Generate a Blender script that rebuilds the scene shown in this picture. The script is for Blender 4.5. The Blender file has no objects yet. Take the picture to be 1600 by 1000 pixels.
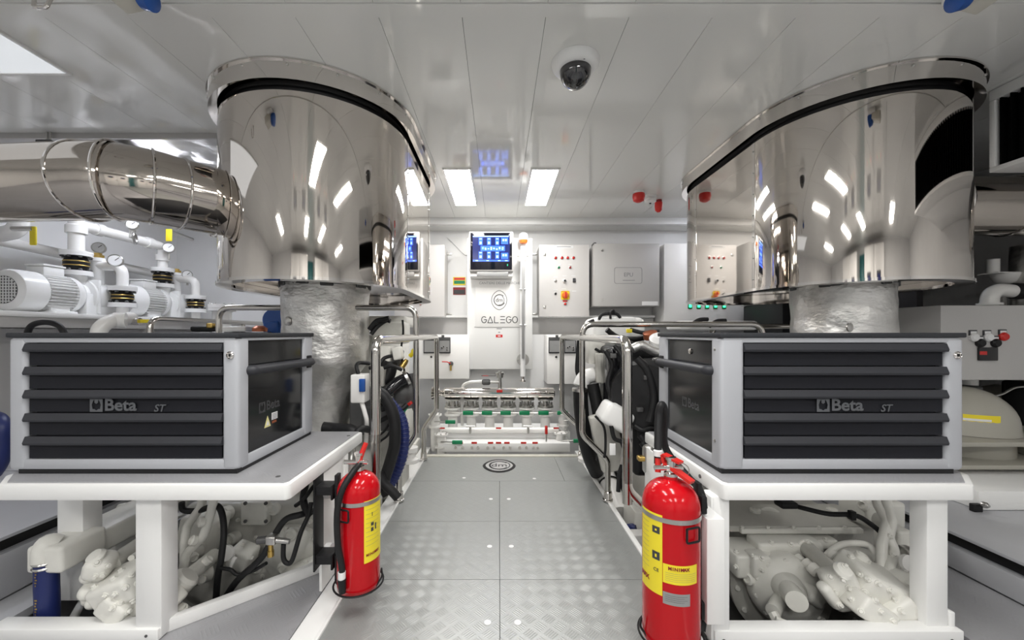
import bpy, bmesh, math, random
from mathutils import Vector, Matrix
random.seed(7)
PI = math.pi
scene = bpy.context.scene
COL = scene.collection

# ------------------------------------------------------------------ camera
FPX = 610.0            # focal length in pixels of a 1600 px wide frame
CX, CY = 780.0, 521.0  # principal point
ZC = 0.87              # eye height above the walkway
cam = bpy.data.cameras.new('camera')
cam.sensor_width = 36.0
cam.lens = FPX / 1600.0 * 36.0
cam.shift_x = (800 - CX) / 1600.0
cam.shift_y = (CY - 500) / 1600.0
cam.clip_start = 0.02
camo = bpy.data.objects.new('camera', cam)
camo.location = (0, 0, ZC)
camo.rotation_euler = (PI / 2, 0, 0)
COL.objects.link(camo)
scene.camera = camo

# ------------------------------------------------------------------ world, exposure
world = bpy.data.worlds.new('world')
scene.world = world
world.use_nodes = True
world.node_tree.nodes['Background'].inputs[0].default_value = (0.02, 0.02, 0.02, 1)
world.node_tree.nodes['Background'].inputs[1].default_value = 1.0
scene.view_settings.view_transform = 'Standard'
scene.view_settings.look = 'None'
scene.view_settings.gamma = 1.0
scene.view_settings.use_curve_mapping = False
scene.view_settings.exposure = 1.3
LED = 15.0             # emission of the ceiling LED panels

CEIL = 1.98
YB = 4.0               # back bulkhead
XL, XR = -3.3, 3.3
YR = -2.4


def P(px, py, Y):
    """point of the room seen at photo pixel px,py at depth Y"""
    return Vector(((px - CX) / FPX * Y, Y, ZC - (py - CY) / FPX * Y))


def S(n, Y):
    return n * Y / FPX


# ------------------------------------------------------------------ materials
MATS = {}


def mat(name, col, rough=0.5, metal=0.0, bump=0.0, bscale=60.0, var=0.0, vscale=4.0, coat=0.0, emit=0.0, spec=0.5, trans=0.0, stretch=None):
    m = bpy.data.materials.new(name)
    m.use_nodes = True
    nt = m.node_tree
    b = nt.nodes['Principled BSDF']
    b.inputs['Base Color'].default_value = (*col, 1)
    b.inputs['Roughness'].default_value = rough
    b.inputs['Metallic'].default_value = metal
    b.inputs['Specular IOR Level'].default_value = spec
    if coat:
        b.inputs['Coat Weight'].default_value = coat
        b.inputs['Coat Roughness'].default_value = 0.04
    if trans:
        b.inputs['Transmission Weight'].default_value = trans
    if emit:
        b.inputs['Emission Color'].default_value = (*col, 1)
        b.inputs['Emission Strength'].default_value = emit
    tc = None
    if bump or var:
        tc = nt.nodes.new('ShaderNodeTexCoord')
        src = tc.outputs['Object']
        if stretch:
            mp = nt.nodes.new('ShaderNodeMapping')
            mp.inputs['Scale'].default_value = stretch
            nt.links.new(src, mp.inputs['Vector'])
            src = mp.outputs['Vector']
    if bump:
        n = nt.nodes.new('ShaderNodeTexNoise')
        n.inputs['Scale'].default_value = bscale
        n.inputs['Detail'].default_value = 3
        nt.links.new(src, n.inputs['Vector'])
        bp = nt.nodes.new('ShaderNodeBump')
        bp.inputs['Strength'].default_value = bump
        bp.inputs['Distance'].default_value = 0.01
        nt.links.new(n.outputs['Fac'], bp.inputs['Height'])
        nt.links.new(bp.outputs['Normal'], b.inputs['Normal'])
    if var:
        n2 = nt.nodes.new('ShaderNodeTexNoise')
        n2.inputs['Scale'].default_value = vscale
        n2.inputs['Detail'].default_value = 4
        nt.links.new(src, n2.inputs['Vector'])
        r = nt.nodes.new('ShaderNodeValToRGB')
        r.color_ramp.elements[0].position = 0.3
        r.color_ramp.elements[1].position = 0.7
        r.color_ramp.elements[0].color = (*[max(0, c * (1 - var)) for c in col], 1)
        r.color_ramp.elements[1].color = (*[min(1, c * (1 + var)) for c in col], 1)
        nt.links.new(n2.outputs['Fac'], r.inputs['Fac'])
        nt.links.new(r.outputs['Color'], b.inputs['Base Color'])
    MATS[name] = m
    return m


mat('chrome', (0.72, 0.69, 0.66), 0.06, 1.0, var=0.06, vscale=3)
mat('drum', (0.68, 0.635, 0.59), 0.04, 1.0, bump=0.012, bscale=5, stretch=(1, 1, 0.25))
mat('pipe_steel', (0.52, 0.475, 0.43), 0.08, 1.0, bump=0.03, bscale=6)
mat('tube', (0.55, 0.53, 0.50), 0.14, 1.0)
mat('steel', (0.55, 0.54, 0.52), 0.28, 1.0)
mat('foil', (0.74, 0.73, 0.71), 0.42, 1.0, bump=0.42, bscale=30, var=0.10, vscale=11, stretch=(1.0, 1.0, 1.5))
mat('foil_sheet', (0.62, 0.61, 0.60), 0.36, 1.0, bump=0.5, bscale=5, var=0.1, vscale=3)
mat('white_gloss', (0.86, 0.86, 0.85), 0.28, bump=0.01, bscale=9)
mat('white_wall', (0.86, 0.86, 0.86), 0.42, var=0.02)
mat('ceiling_white', (0.80, 0.80, 0.775), 0.07, bump=0.012, bscale=2.2, spec=0.6)
mat('white_cab', (0.88, 0.87, 0.855), 0.40, bump=0.02, bscale=400)
mat('grey_cab', (0.50, 0.49, 0.48), 0.42, bump=0.02, bscale=400)
mat('white_cast', (0.78, 0.77, 0.72), 0.34, bump=0.09, bscale=55, var=0.04, vscale=12)
mat('grey_cast', (0.54, 0.53, 0.49), 0.38, bump=0.12, bscale=60, var=0.06, vscale=9)
mat('pump_white', (0.84, 0.84, 0.83), 0.24, bump=0.03, bscale=40)
mat('pvc', (0.83, 0.82, 0.80), 0.22)
mat('grey_paint', (0.43, 0.44, 0.47), 0.40, bump=0.015, bscale=500)
mat('drawer', (0.0155, 0.016, 0.0205), 0.5, bump=0.02, bscale=300, spec=0.14)
mat('handle_strip', (0.032, 0.033, 0.039), 0.45, spec=0.30)
mat('lid', (0.030, 0.032, 0.037), 0.55, bump=0.06, bscale=300, spec=0.25)
mat('black', (0.010, 0.010, 0.011), 0.45, spec=0.3)
mat('black_gloss', (0.010, 0.010, 0.012), 0.12)
mat('rubber', (0.012, 0.012, 0.013), 0.5, bump=0.05, bscale=200, spec=0.3)
mat('dark_void', (0.003, 0.003, 0.003), 0.8, spec=0.05)
mat('panel_paint', (0.70, 0.68, 0.665), 0.40, bump=0.02, bscale=400)
mat('cream_shaded', (0.40, 0.385, 0.335), 0.25)  # cream with the dimness of the right side put into its colour
mat('emblem_silver', (0.62, 0.62, 0.62), 0.35, 0.5)
mat('dark_metal', (0.10, 0.10, 0.10), 0.42, 0.3, var=0.2, vscale=10)
mat('recess_shade', (0.016, 0.014, 0.016), 0.7)
mat('floor_grey', (0.46, 0.465, 0.49), 0.38, var=0.04)
mat('pit', (0.07, 0.07, 0.07), 0.55, var=0.2, vscale=3)
mat('red', (0.50, 0.004, 0.009), 0.14, spec=0.35)
mat('red_plastic', (0.60, 0.02, 0.015), 0.35)
mat('dark_red', (0.25, 0.012, 0.016), 0.35)
mat('orange', (0.85, 0.20, 0.03), 0.3)
mat('yellow', (0.88, 0.72, 0.03), 0.45)
mat('green', (0.0, 0.22, 0.085), 0.4)
mat('green_lamp', (0.02, 0.45, 0.22), 0.2)
mat('blue', (0.01, 0.08, 0.34), 0.4)
mat('blue_hose', (0.012, 0.022, 0.12), 0.45)
mat('brass', (0.55, 0.38, 0.12), 0.3, 1.0)
mat('print_dark', (0.05, 0.05, 0.055), 0.6)
mat('print_grey', (0.22, 0.22, 0.23), 0.5)
mat('print_silver', (0.10, 0.105, 0.115), 0.4)
mat('print_dim', (0.050, 0.050, 0.054), 0.4)
mat('smoked', (0.012, 0.0125, 0.014), 0.12, spec=0.35)
mat('print_faint', (0.35, 0.35, 0.36), 0.6)
mat('label_silver', (0.36, 0.36, 0.36), 0.35, 0.4)
mat('label_white', (0.80, 0.80, 0.80), 0.5)
mat('led_panel', (1.0, 0.985, 0.95), 0.4, emit=LED)
mat('led_big', (0.80, 0.83, 0.86), 0.4, emit=0.24)
mat('screen_black', (0.006, 0.006, 0.012), 0.08)
mat('screen_blue', (0.03, 0.09, 0.70), 0.2, emit=0.65)
mat('screen_light', (0.22, 0.42, 1.0), 0.2, emit=0.75)
mat('screen_dark', (0.004, 0.008, 0.06), 0.2, emit=0.6)
mat('glow_red', (1.0, 0.05, 0.03), 0.3, emit=1.4)
mat('glow_green', (0.05, 0.9, 0.35), 0.3, emit=1.0)
mat('glass', (0.85, 0.9, 0.9), 0.03, trans=0.9)
mat('dome_glass', (0.012, 0.012, 0.014), 0.04, coat=1.0)
mat('cream', (0.62, 0.60, 0.53), 0.25)
mat('teal', (0.02, 0.16, 0.17), 0.35)
mat('pale_yellow', (0.72, 0.66, 0.30), 0.5)
mat('fill_cool', (0.88, 0.91, 1.0), 0.4, emit=LED * 1.25)  # cool glow of the added side fill lamps
mat('copper', (0.42, 0.13, 0.06), 0.35, 0.6)


def plate_material(name, base, cell=0.042, rough=0.34, metal=0.25):
    """chequer plate: groups of short raised bars, alternating direction"""
    m = bpy.data.materials.new(name)
    m.use_nodes = True
    nt = m.node_tree
    L = nt.links
    b = nt.nodes['Principled BSDF']
    b.inputs['Roughness'].default_value = rough
    b.inputs['Metallic'].default_value = metal

    def M(op, a, bb=None, c=None):
        n = nt.nodes.new('ShaderNodeMath')
        n.operation = op
        for i, v in enumerate((a, bb, c)):
            if v is None:
                continue
            if isinstance(v, (int, float)):
                n.inputs[i].default_value = v
            else:
                L.new(v, n.inputs[i])
        return n.outputs[0]
    geo = nt.nodes.new('ShaderNodeNewGeometry')
    sep = nt.nodes.new('ShaderNodeSeparateXYZ')
    L.new(geo.outputs['Position'], sep.inputs[0])
    k = 1.0 / cell
    # rotated 45 deg grid
    u = M('MULTIPLY', M('ADD', sep.outputs[0], sep.outputs[1]), k * 0.7071)
    v = M('MULTIPLY', M('SUBTRACT', sep.outputs[0], sep.outputs[1]), k * 0.7071)
    fu = M('SUBTRACT', M('FRACT', M('ADD', u, 1000.0)), 0.5)
    fv = M('SUBTRACT', M('FRACT', M('ADD', v, 1000.0)), 0.5)
    chk = M('MODULO', M('ADD', M('FLOOR', M('ADD', u, 1000.0)), M('FLOOR', M('ADD', v, 1000.0))), 2.0)

    def bars(a, bb):
        # five bars long in a, stacked in bb
        s = M('SUBTRACT', M('FRACT', M('ADD', M('MULTIPLY', bb, 6.0), 0.5 + 1000.0)), 0.5)
        across = M('SUBTRACT', 1.0, M('MULTIPLY', M('ABSOLUTE', s), 3.2))
        ends = M('MULTIPLY', M('SUBTRACT', 0.40, M('ABSOLUTE', a)), 8.0)
        lim = M('MULTIPLY', M('SUBTRACT', 0.43, M('ABSOLUTE', bb)), 30.0)
        return M('MAXIMUM', M('MINIMUM', M('MINIMUM', across, ends), M('MINIMUM', lim, 1.0)), 0.0)
    h1 = bars(fu, fv)
    h2 = bars(fv, fu)
    mx = nt.nodes.new('ShaderNodeMix')
    L.new(chk, mx.inputs['Factor'])
    L.new(h1, mx.inputs[2])
    L.new(h2, mx.inputs[3])
    h = mx.outputs[0]
    bp = nt.nodes.new('ShaderNodeBump')
    bp.inputs['Strength'].default_value = 0.24
    bp.inputs['Distance'].default_value = 0.0022
    L.new(h, bp.inputs['Height'])
    L.new(bp.outputs['Normal'], b.inputs['Normal'])
    n2 = nt.nodes.new('ShaderNodeTexNoise')
    n2.inputs['Scale'].default_value = 3
    r = nt.nodes.new('ShaderNodeValToRGB')
    r.color_ramp.elements[0].color = (*[c * 0.94 for c in base], 1)
    r.color_ramp.elements[1].color = (*[c * 1.06 for c in base], 1)
    L.new(geo.outputs['Position'], n2.inputs['Vector'])
    L.new(n2.outputs['Fac'], r.inputs['Fac'])
    L.new(r.outputs['Color'], b.inputs['Base Color'])
    MATS[name] = m


plate_material('plate', (0.33, 0.34, 0.335))
plate_material('plate_side', (0.40, 0.40, 0.42), 0.06)


# ------------------------------------------------------------------ mesh helpers
def frame_of(d):
    d = Vector(d).normalized()
    a = Vector((0, 0, 1)) if abs(d.z) < 0.9 else Vector((1, 0, 0))
    x = d.cross(a).normalized()
    y = d.cross(x).normalized()
    return x, y, d


class G:
    def __init__(s):
        s.bm = bmesh.new()

    def _new(s, verts, faces):
        vs = [s.bm.verts.new(v) for v in verts]
        for f in faces:
            try:
                s.bm.faces.new([vs[i] for i in f])
            except ValueError:
                pass
        return vs

    def box(s, a, b, bev=0.0, seg=2, rot=None, M=None):
        lo = [min(a[i], b[i]) for i in range(3)]
        hi = [max(a[i], b[i]) for i in range(3)]
        c = Vector([(lo[i] + hi[i]) / 2 for i in range(3)])
        vv = [Vector((x, y, z)) for z in (lo[2], hi[2]) for y in (lo[1], hi[1]) for x in (lo[0], hi[0])]
        if rot is not None:
            R = rot if isinstance(rot, Matrix) else Matrix.Rotation(rot, 3, 'Z')
            vv = [c + R @ (v - c) for v in vv]
        if M is not None:
            vv = [M @ v for v in vv]
        vs = s._new(vv, [(0, 2, 3, 1), (4, 5, 7, 6), (0, 1, 5, 4), (2, 6, 7, 3), (0, 4, 6, 2), (1, 3, 7, 5)])
        if bev > 0:
            es = set()
            for v in vs:
                es.update(v.link_edges)
            bmesh.ops.bevel(s.bm, geom=list(es), offset=bev, segments=seg, profile=0.5, affect='EDGES')
        return s

    def cyl(s, p0, p1, r, r2=None, seg=20, cap=True):
        p0, p1 = Vector(p0), Vector(p1)
        if r2 is None:
            r2 = r
        x, y, d = frame_of(p1 - p0)
        vv = []
        for p, rr in ((p0, r), (p1, r2)):
            for i in range(seg):
                t = 2 * PI * i / seg
                vv.append(p + (x * math.cos(t) + y * math.sin(t)) * rr)
        fs = [(i, (i + 1) % seg, seg + (i + 1) % seg, seg + i) for i in range(seg)]
        if cap:
            fs += [tuple(range(seg))[::-1], tuple(range(seg, 2 * seg))]
        s._new(vv, fs)
        return s

    def lathe(s, prof, c, axis=(0, 0, 1), seg=32, cap=True, a0=0, wob=None):
        """prof: (radius, distance along the axis)"""
        c = Vector(c)
        x, y, d = frame_of(axis)
        vv, fs = [], []
        for (r, z) in prof:
            for i in range(seg):
                t = 2 * PI * i / seg + a0
                rr = max(r, 1e-5)
                if wob:
                    rr += wob(t, z)
                vv.append(c + d * z + (x * math.cos(t) + y * math.sin(t)) * rr)
        n = len(prof)
        for k in range(n - 1):
            for i in range(seg):
                fs.append((k * seg + i, k * seg + (i + 1) % seg, (k + 1) * seg + (i + 1) % seg, (k + 1) * seg + i))
        if cap:
            fs.append(tuple(range(seg))[::-1])
            fs.append(tuple(range((n - 1) * seg, n * seg)))
        s._new(vv, fs)
        return s

    def tube(s, pts, r, fil=0.0, seg=12, smooth=0, radii=None, cap=True):
        pts = [Vector(p) for p in pts]
        if smooth:
            pts = catmull(pts, smooth)
        elif fil > 0:
            pts = fillet(pts, fil)
        n = len(pts)
        T = []
        for i in range(n):
            a = pts[max(i - 1, 0)]
            b = pts[min(i + 1, n - 1)]
            t = (b - a)
            T.append(t.normalized() if t.length > 1e-9 else Vector((0, 0, 1)))
        x, y, _ = frame_of(T[0])
        vv, fs = [], []
        for i in range(n):
            if i:
                ax = T[i - 1].cross(T[i])
                if ax.length > 1e-7:
                    ang = T[i - 1].angle(T[i])
                    R = Matrix.Rotation(ang, 3, ax.normalized())
                    x = R @ x
                    y = R @ y
            rr = r if radii is None else radii[0] + (radii[-1] - radii[0]) * i / (n - 1)
            for k in range(seg):
                t = 2 * PI * k / seg
                vv.append(pts[i] + (x * math.cos(t) + y * math.sin(t)) * rr)
        for i in range(n - 1):
            for k in range(seg):
                fs.append((i * seg + k, i * seg + (k + 1) % seg, (i + 1) * seg + (k + 1) % seg, (i + 1) * seg + k))
        if cap:
            fs.append(tuple(range(seg))[::-1])
            fs.append(tuple(range((n - 1) * seg, n * seg)))
        s._new(vv, fs)
        return s

    def prism(s, poly, z0, z1, bev=0.0, M=None):
        """poly in XY extruded in Z (then transformed by M)"""
        n = len(poly)
        vv = [Vector((x, y, z0)) for x, y in poly] + [Vector((x, y, z1)) for x, y in poly]
        if M is not None:
            vv = [M @ v for v in vv]
        fs = [tuple(range(n))[::-1], tuple(range(n, 2 * n))]
        fs += [(i, (i + 1) % n, n + (i + 1) % n, n + i) for i in range(n)]
        vs = s._new(vv, fs)
        if bev > 0:
            es = set()
            for v in vs:
                es.update(v.link_edges)
            bmesh.ops.bevel(s.bm, geom=list(es), offset=bev, segments=2, profile=0.5, affect='EDGES')
        return s

    def ring(s, outer, inner, z0, z1):
        """wall between two outlines with equal counts"""
        n = len(outer)
        vv = [Vector((x, y, z)) for z in (z0, z1) for x, y in outer] + [Vector((x, y, z)) for z in (z0, z1) for x, y in inner]
        fs = []
        for i in range(n):
            j = (i + 1) % n
            fs += [(i, j, n + j, n + i), (2 * n + j, 2 * n + i, 3 * n + i, 3 * n + j),
                   (n + i, n + j, 3 * n + j, 3 * n + i), (j, i, 2 * n + i, 2 * n + j)]
        s._new(vv, fs)
        return s

    def ball(s, c, r, sc=(1, 1, 1), seg=20, rings=12, rot=None):
        c = Vector(c)
        vv, fs = [], []
        for i in range(rings + 1):
            a = PI * i / rings
            for k in range(seg):
                t = 2 * PI * k / seg
                v = Vector((math.sin(a) * math.cos(t) * sc[0], math.sin(a) * math.sin(t) * sc[1], math.cos(a) * sc[2])) * r
                if i in (0, rings):
                    v += Vector((math.cos(t), math.sin(t), 0)) * 1e-5
                if rot is not None:
                    v = rot @ v
                vv.append(c + v)
        for i in range(rings):
            for k in range(seg):
                fs.append((i * seg + k, (i + 1) * seg + k, (i + 1) * seg + (k + 1) % seg, i * seg + (k + 1) % seg))
        s._new(vv, fs)
        return s

    def torus(s, c, axis, R, r, seg=28, rs=8):
        c = Vector(c)
        x, y, d = frame_of(axis)
        vv, fs = [], []
        for i in range(seg):
            t = 2 * PI * i / seg
            o = x * math.cos(t) + y * math.sin(t)
            for k in range(rs):
                u = 2 * PI * k / rs
                vv.append(c + o * (R + r * math.cos(u)) + d * r * math.sin(u))
        for i in range(seg):
            for k in range(rs):
                j, l = (i + 1) % seg, (k + 1) % rs
                fs.append((i * rs + k, j * rs + k, j * rs + l, i * rs + l))
        s._new(vv, fs)
        return s

    def ribbon(s, pts, w, M, th=0.0006, closed=False):
        """flat stroke of width w through 2D points, laid out by matrix M"""
        pts = [Vector((p[0], p[1])) for p in pts]
        n = len(pts)
        idx = range(n if closed else n - 1)
        for i in idx:
            a, b = pts[i], pts[(i + 1) % n]
            d = (b - a)
            if d.length < 1e-9:
                continue
            d.normalize()
            q = Vector((-d.y, d.x)) * w / 2
            e = d * (w * 0.35)
            poly = [a - e - q, b + e - q, b + e + q, a - e + q]
            s.prism([(p.x, p.y) for p in poly], 0, th, M=M)
        return s

    def obj(s, name, m, parent=None, sharp=38):
        bmesh.ops.recalc_face_normals(s.bm, faces=s.bm.faces)
        me = bpy.data.meshes.new(name)
        vs = s.bm.verts
        lo = Vector((min(v.co.x for v in vs), min(v.co.y for v in vs), min(v.co.z for v in vs)))
        hi = Vector((max(v.co.x for v in vs), max(v.co.y for v in vs), max(v.co.z for v in vs)))
        c = Vector(((lo.x + hi.x) / 2, (lo.y + hi.y) / 2, lo.z))
        for v in vs:
            v.co -= c
        s.bm.to_mesh(me)
        s.bm.free()
        me.polygons.foreach_set('use_smooth', [True] * len(me.polygons))
        me.set_sharp_from_angle(angle=math.radians(sharp))
        me.materials.append(MATS[m])
        o = bpy.data.objects.new(name, me)
        COL.objects.link(o)
        put(o, c, parent)
        return o


WORLDPOS = {}


def put(o, c, parent):
    c = Vector(c)
    WORLDPOS[o.name] = c
    if parent is not None:
        o.parent = parent
        o.location = c - WORLDPOS[parent.name]
    else:
        o.location = c


def fillet(pts, rad, n=6):
    out = [pts[0]]
    for i in range(1, len(pts) - 1):
        p, a, b = pts[i], pts[i - 1], pts[i + 1]
        u, v = (a - p), (b - p)
        lu, lv = u.length, v.length
        u.normalize()
        v.normalize()
        ang = u.angle(v)
        if ang > PI - 0.02:
            out.append(p)
            continue
        d = min(rad / math.tan(ang / 2), lu * 0.49, lv * 0.49)
        q0, q1 = p + u * d, p + v * d
        for k in range(n + 1):
            t = k / n
            out.append(q0 * (1 - t) ** 2 + p * 2 * t * (1 - t) + q1 * t ** 2)
    out.append(pts[-1])
    return out


def catmull(pts, n):
    out = []
    m = len(pts)
    for i in range(m - 1):
        p0, p1, p2, p3 = pts[max(i - 1, 0)], pts[i], pts[i + 1], pts[min(i + 2, m - 1)]
        for k in range(n):
            t = k / n
            out.append(0.5 * ((2 * p1) + (p2 - p0) * t + (2 * p0 - 5 * p1 + 4 * p2 - p3) * t * t + (3 * p1 - p0 - 3 * p2 + p3) * t ** 3))
    out.append(pts[-1])
    return out


def tag(o, label, cat, group=None):
    o['label'] = label
    o['category'] = cat
    if group:
        o['group'] = group
    return o


def thing(name, label, cat, loc=(0, 0, 0), group=None):
    o = bpy.data.objects.new(name, None)
    o.empty_display_size = 0.05
    COL.objects.link(o)
    put(o, loc, None)
    return tag(o, label, cat, group)


def struct(o):
    o['kind'] = 'structure'
    return o


def copy_tree(o, parent=None, delta=(0, 0, 0)):
    c = o.copy()
    COL.objects.link(c)
    if parent is not None:
        c.parent = parent
    else:
        c.location = o.location + Vector(delta)
    WORLDPOS[c.name] = WORLDPOS[o.name] + Vector(delta)
    for ch in list(o.children):
        copy_tree(ch, c, delta)
    return c


def again(src, name, delta, parent):
    """another piece sharing the mesh of src, shifted by delta"""
    c = src.copy()
    COL.objects.link(c)
    put(c, WORLDPOS[src.name] + Vector(delta), parent)
    return c


def facing(origin, right=(1, 0, 0), up=(0, 0, 1)):
    """matrix taking (x right, y up, z out of the face) to the room"""
    r, u = Vector(right).normalized(), Vector(up).normalized()
    n = r.cross(u)
    M = Matrix(((r.x, u.x, n.x, origin[0]), (r.y, u.y, n.y, origin[1]), (r.z, u.z, n.z, origin[2]), (0, 0, 0, 1)))
    return M


def text(name, body, size, M, m, parent, th=0.0005, align='CENTER', shear=0.0, bold=0.0, sx=1.0):
    cu = bpy.data.curves.new(name, 'FONT')
    cu.body = body
    cu.size = size
    cu.align_x = align
    cu.align_y = 'CENTER'
    cu.extrude = th
    cu.shear = shear
    cu.offset = bold
    cu.resolution_u = 3
    tmp = bpy.data.objects.new(name, cu)
    COL.objects.link(tmp)
    dg = bpy.context.evaluated_depsgraph_get()
    me = bpy.data.meshes.new_from_object(tmp.evaluated_get(dg))
    bpy.data.objects.remove(tmp)
    bpy.data.curves.remove(cu)
    me.transform(Matrix.Diagonal((sx, 1, 1, 1)))
    me.transform(M.to_3x3().to_4x4())
    me.materials.clear()
    me.materials.append(MATS[m])
    o = bpy.data.objects.new(name, me)
    COL.objects.link(o)
    put(o, M.translation, parent)
    return o


def bolts_on(parent, pts, axis, r=0.008, h=0.008, m='steel', name='bolt'):
    first = None
    for p in pts:
        p = Vector(p)
        if first is None:
            g = G()
            g.lathe([(r, 0), (r, h * 0.7), (r * 0.7, h)], p, axis, seg=8)
            first = g.obj(name, m, parent)
            p0 = p
        else:
            again(first, name, p - p0, parent)


def circle_pts(c, axis, R, n, a0=0.0):
    x, y, d = frame_of(axis)
    c = Vector(c)
    return [c + (x * math.cos(a0 + 2 * PI * i / n) + y * math.sin(a0 + 2 * PI * i / n)) * R for i in range(n)]


# ================================================================== SETTING
# ---- floor
fl = struct(G().box((XL, YR, -0.34), (XR, YB + 0.1, -0.30)).obj('floor', 'pit'))
# deck in front of the tables, with the slanted cut beside the left one
fp = []
def deck(poly, z0=-0.03, z1=-0.004, m='plate_side', name='deck_plate'):
    g = G()
    g.prism(poly, z0, z1)
    return g.obj(name, m, fl)
deck([(-1.63, YR), (-0.985, YR), (-0.985, 1.165), (-1.63, 1.165)])
deck([(-0.981, YR), (-0.60, YR), (-0.60, 1.50), (-0.62, 1.50), (-0.981, 1.17)])
deck([(0.58, YR), (1.68, YR), (1.68, 1.09), (0.58, 1.09)])
deck([(1.345, 1.094), (1.68, 1.094), (1.68, 3.9), (1.345, 3.9)])
deck([(-1.63, 1.169), (-1.50, 1.169), (-1.50, 3.9), (-1.63, 3.9)], m='floor_grey')
deck([(-0.561, YR), (-0.06, YR), (-0.06, 0.6), (-0.561, 0.6)], z1=0.0, m='plate')
deck([(-0.056, YR), (0.596, YR), (0.596, 0.6), (-0.056, 0.6)], z1=0.0, m='plate')
# walkway plates
XW0, XW1 = -0.512, 0.556
for (x0, x1, y0, y1) in [(XW0, 0.001, 0.604, 1.379), (0.003, XW1, 0.604, 1.379), (XW0, 0.001, 1.381, 1.806), (0.003, XW1, 1.381, 1.806),
                         (XW0, 0.001, 1.808, 2.30), (0.003, XW1, 1.808, 2.30), (XW0, 0.385, 2.302, 2.745), (0.387, XW1, 2.302, 2.745)]:
    G().box((x0, y0, -0.012), (x1, y1, 0.0)).obj('walkway_plate', 'plate', fl)
for (px, py) in [(725, 747), (835, 748), (767, 780), (795, 780), (765, 854), (799, 854), (762, 973), (809, 973)]:
    Y = ZC * FPX / (py - CY)
    g = G()
    g.cyl(((px - CX) / FPX * Y, Y, -0.002), ((px - CX) / FPX * Y, Y, 0.0016), 0.0105, seg=14)
    g.obj('lifting_plug', 'label_white', fl)
# white stringers at both sides of the walkway
t = struct(G().box((XW0 - 0.012, 0.62, -0.22), (XW0 - 0.001, 2.79, 0.006), 0.002).obj('trim_1', 'white_gloss'))
t = struct(G().box((XW1 + 0.001, 0.62, -0.22), (XW1 + 0.022, 2.79, 0.006), 0.002).obj('trim_2', 'white_gloss'))
t = struct(G().box((XW0 + 0.0, 2.747, -0.22), (XW1, 2.79, 0.008), 0.002).obj('trim_3', 'cream'))
t = struct(G().box((XW0 - 0.085, 0.62, -0.28), (XW0 - 0.0125, 3.0, -0.002), 0.003).obj('trim_4', 'white_gloss'))
t = struct(G().box((XW1 + 0.024, 2.45, -0.28), (XW1 + 0.10, 3.0, -0.03), 0.004).obj('trim_5', 'white_gloss'))
# side platforms
for (nm, xa, xb, zt, y1) in (('side_platform', -1.63, XL, 0.20, YB), ('side_platform', 1.68, XR, 0.134, YB)):
    sgn = -1 if xb < 0 else 1
    o = struct(G().box((xa + sgn * 0.03, YR, -0.3), (xb, y1, zt - 0.05)).obj(nm, 'floor_grey'))
    G().box((xa + sgn * 0.004, YR, zt - 0.012), (xb, y1, zt), 0.002).obj('deck_sheet', 'floor_grey', o)
    G().box((xa, YR, 0.0), (xa + sgn * 0.02, y1, zt - 0.055), 0.002).obj('kick_board', 'floor_grey', o)
    G().box((xa + sgn * 0.026, YR, zt - 0.052), (xa + sgn * 0.03, y1, zt - 0.013)).obj('shadow_gap', 'black', o)
    for yy in (1.0, 1.9, 2.8):
        G().box((xa + sgn * 0.06, yy, zt), (xb, yy + 0.003, zt + 0.0008)).obj('deck_joint', 'dark_metal', o)

# ---- bulkheads
wb = struct(G().box((XL - 0.1, YB, -0.3), (2.53, YB + 0.1, 2.3)).obj('wall_back', 'white_wall'))
G().box((-1.3, YB - 0.14, 1.026), (1.54, YB, 1.049), 0.003).obj('ledge', 'white_gloss', wb)
G().box((-1.3, YB - 0.10, 0.80), (1.54, YB, 1.025)).obj('ledge_fascia', 'grey_cab', wb)
struct(G().box((2.53, YB, -0.3), (XR + 0.1, YB + 0.1, 2.3)).obj('wall_back_recess', 'recess_shade'))  # darkness of the recess is put into the wall colour
wl = struct(G().box((XL - 0.1, YR - 0.1, -0.3), (XL, YB, 2.3)).obj('wall_left', 'white_wall'))
wr = struct(G().box((XR, YR - 0.1, -0.3), (XR + 0.1, YB, 2.3)).obj('wall_right', 'white_wall'))
wrear = struct(G().box((XL, YR - 0.1, -0.3), (XR, YR, 2.3)).obj('wall_rear', 'white_wall'))
# solid wall coloured near black for the darkness beyond the right drum
struct(G().box((2.62, 2.45, 0.134), (2.66, YB, 2.3)).obj('wall_side_recess', 'recess_shade'))

# ---- ceiling: separate panels with open joints under a dark deckhead
ce = struct(G().box((XL, YR, CEIL + 0.10), (XR, YB, CEIL + 0.14)).obj('ceiling', 'dark_metal'))
seam0, sp = -0.13, 0.293
xs = []
k = -12
while seam0 + k * sp < XR + 0.3:
    xs.append(seam0 + k * sp)
    k += 1
xs = [max(XL, min(XR, x)) for x in xs]
xs = sorted(set(round(x, 4) for x in xs))
for a, b in zip(xs[:-1], xs[1:]):
    if b - a < 0.02:
        continue
    G().box((a + 0.0008, YR, CEIL), (b - 0.0008, 1.310, CEIL + 0.02)).obj('ceiling_panel', 'ceiling_white', ce)
    yend = 3.74
    if b <= -1.42:
        yend = 2.16
    G().box((a + 0.0008, 1.368, CEIL), (b - 0.0008, yend, CEIL + 0.02)).obj('ceiling_panel', 'ceiling_white', ce)
G().box((XL, 1.312, CEIL - 0.004), (XR, 1.366, CEIL + 0.02)).obj('cross_joint_cover', 'ceiling_white', ce)
G().box((-1.42, 3.742, CEIL - 0.064), (2.53, 3.80, CEIL + 0.02), 0.004).obj('edge_beam', 'white_gloss', ce)
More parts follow.
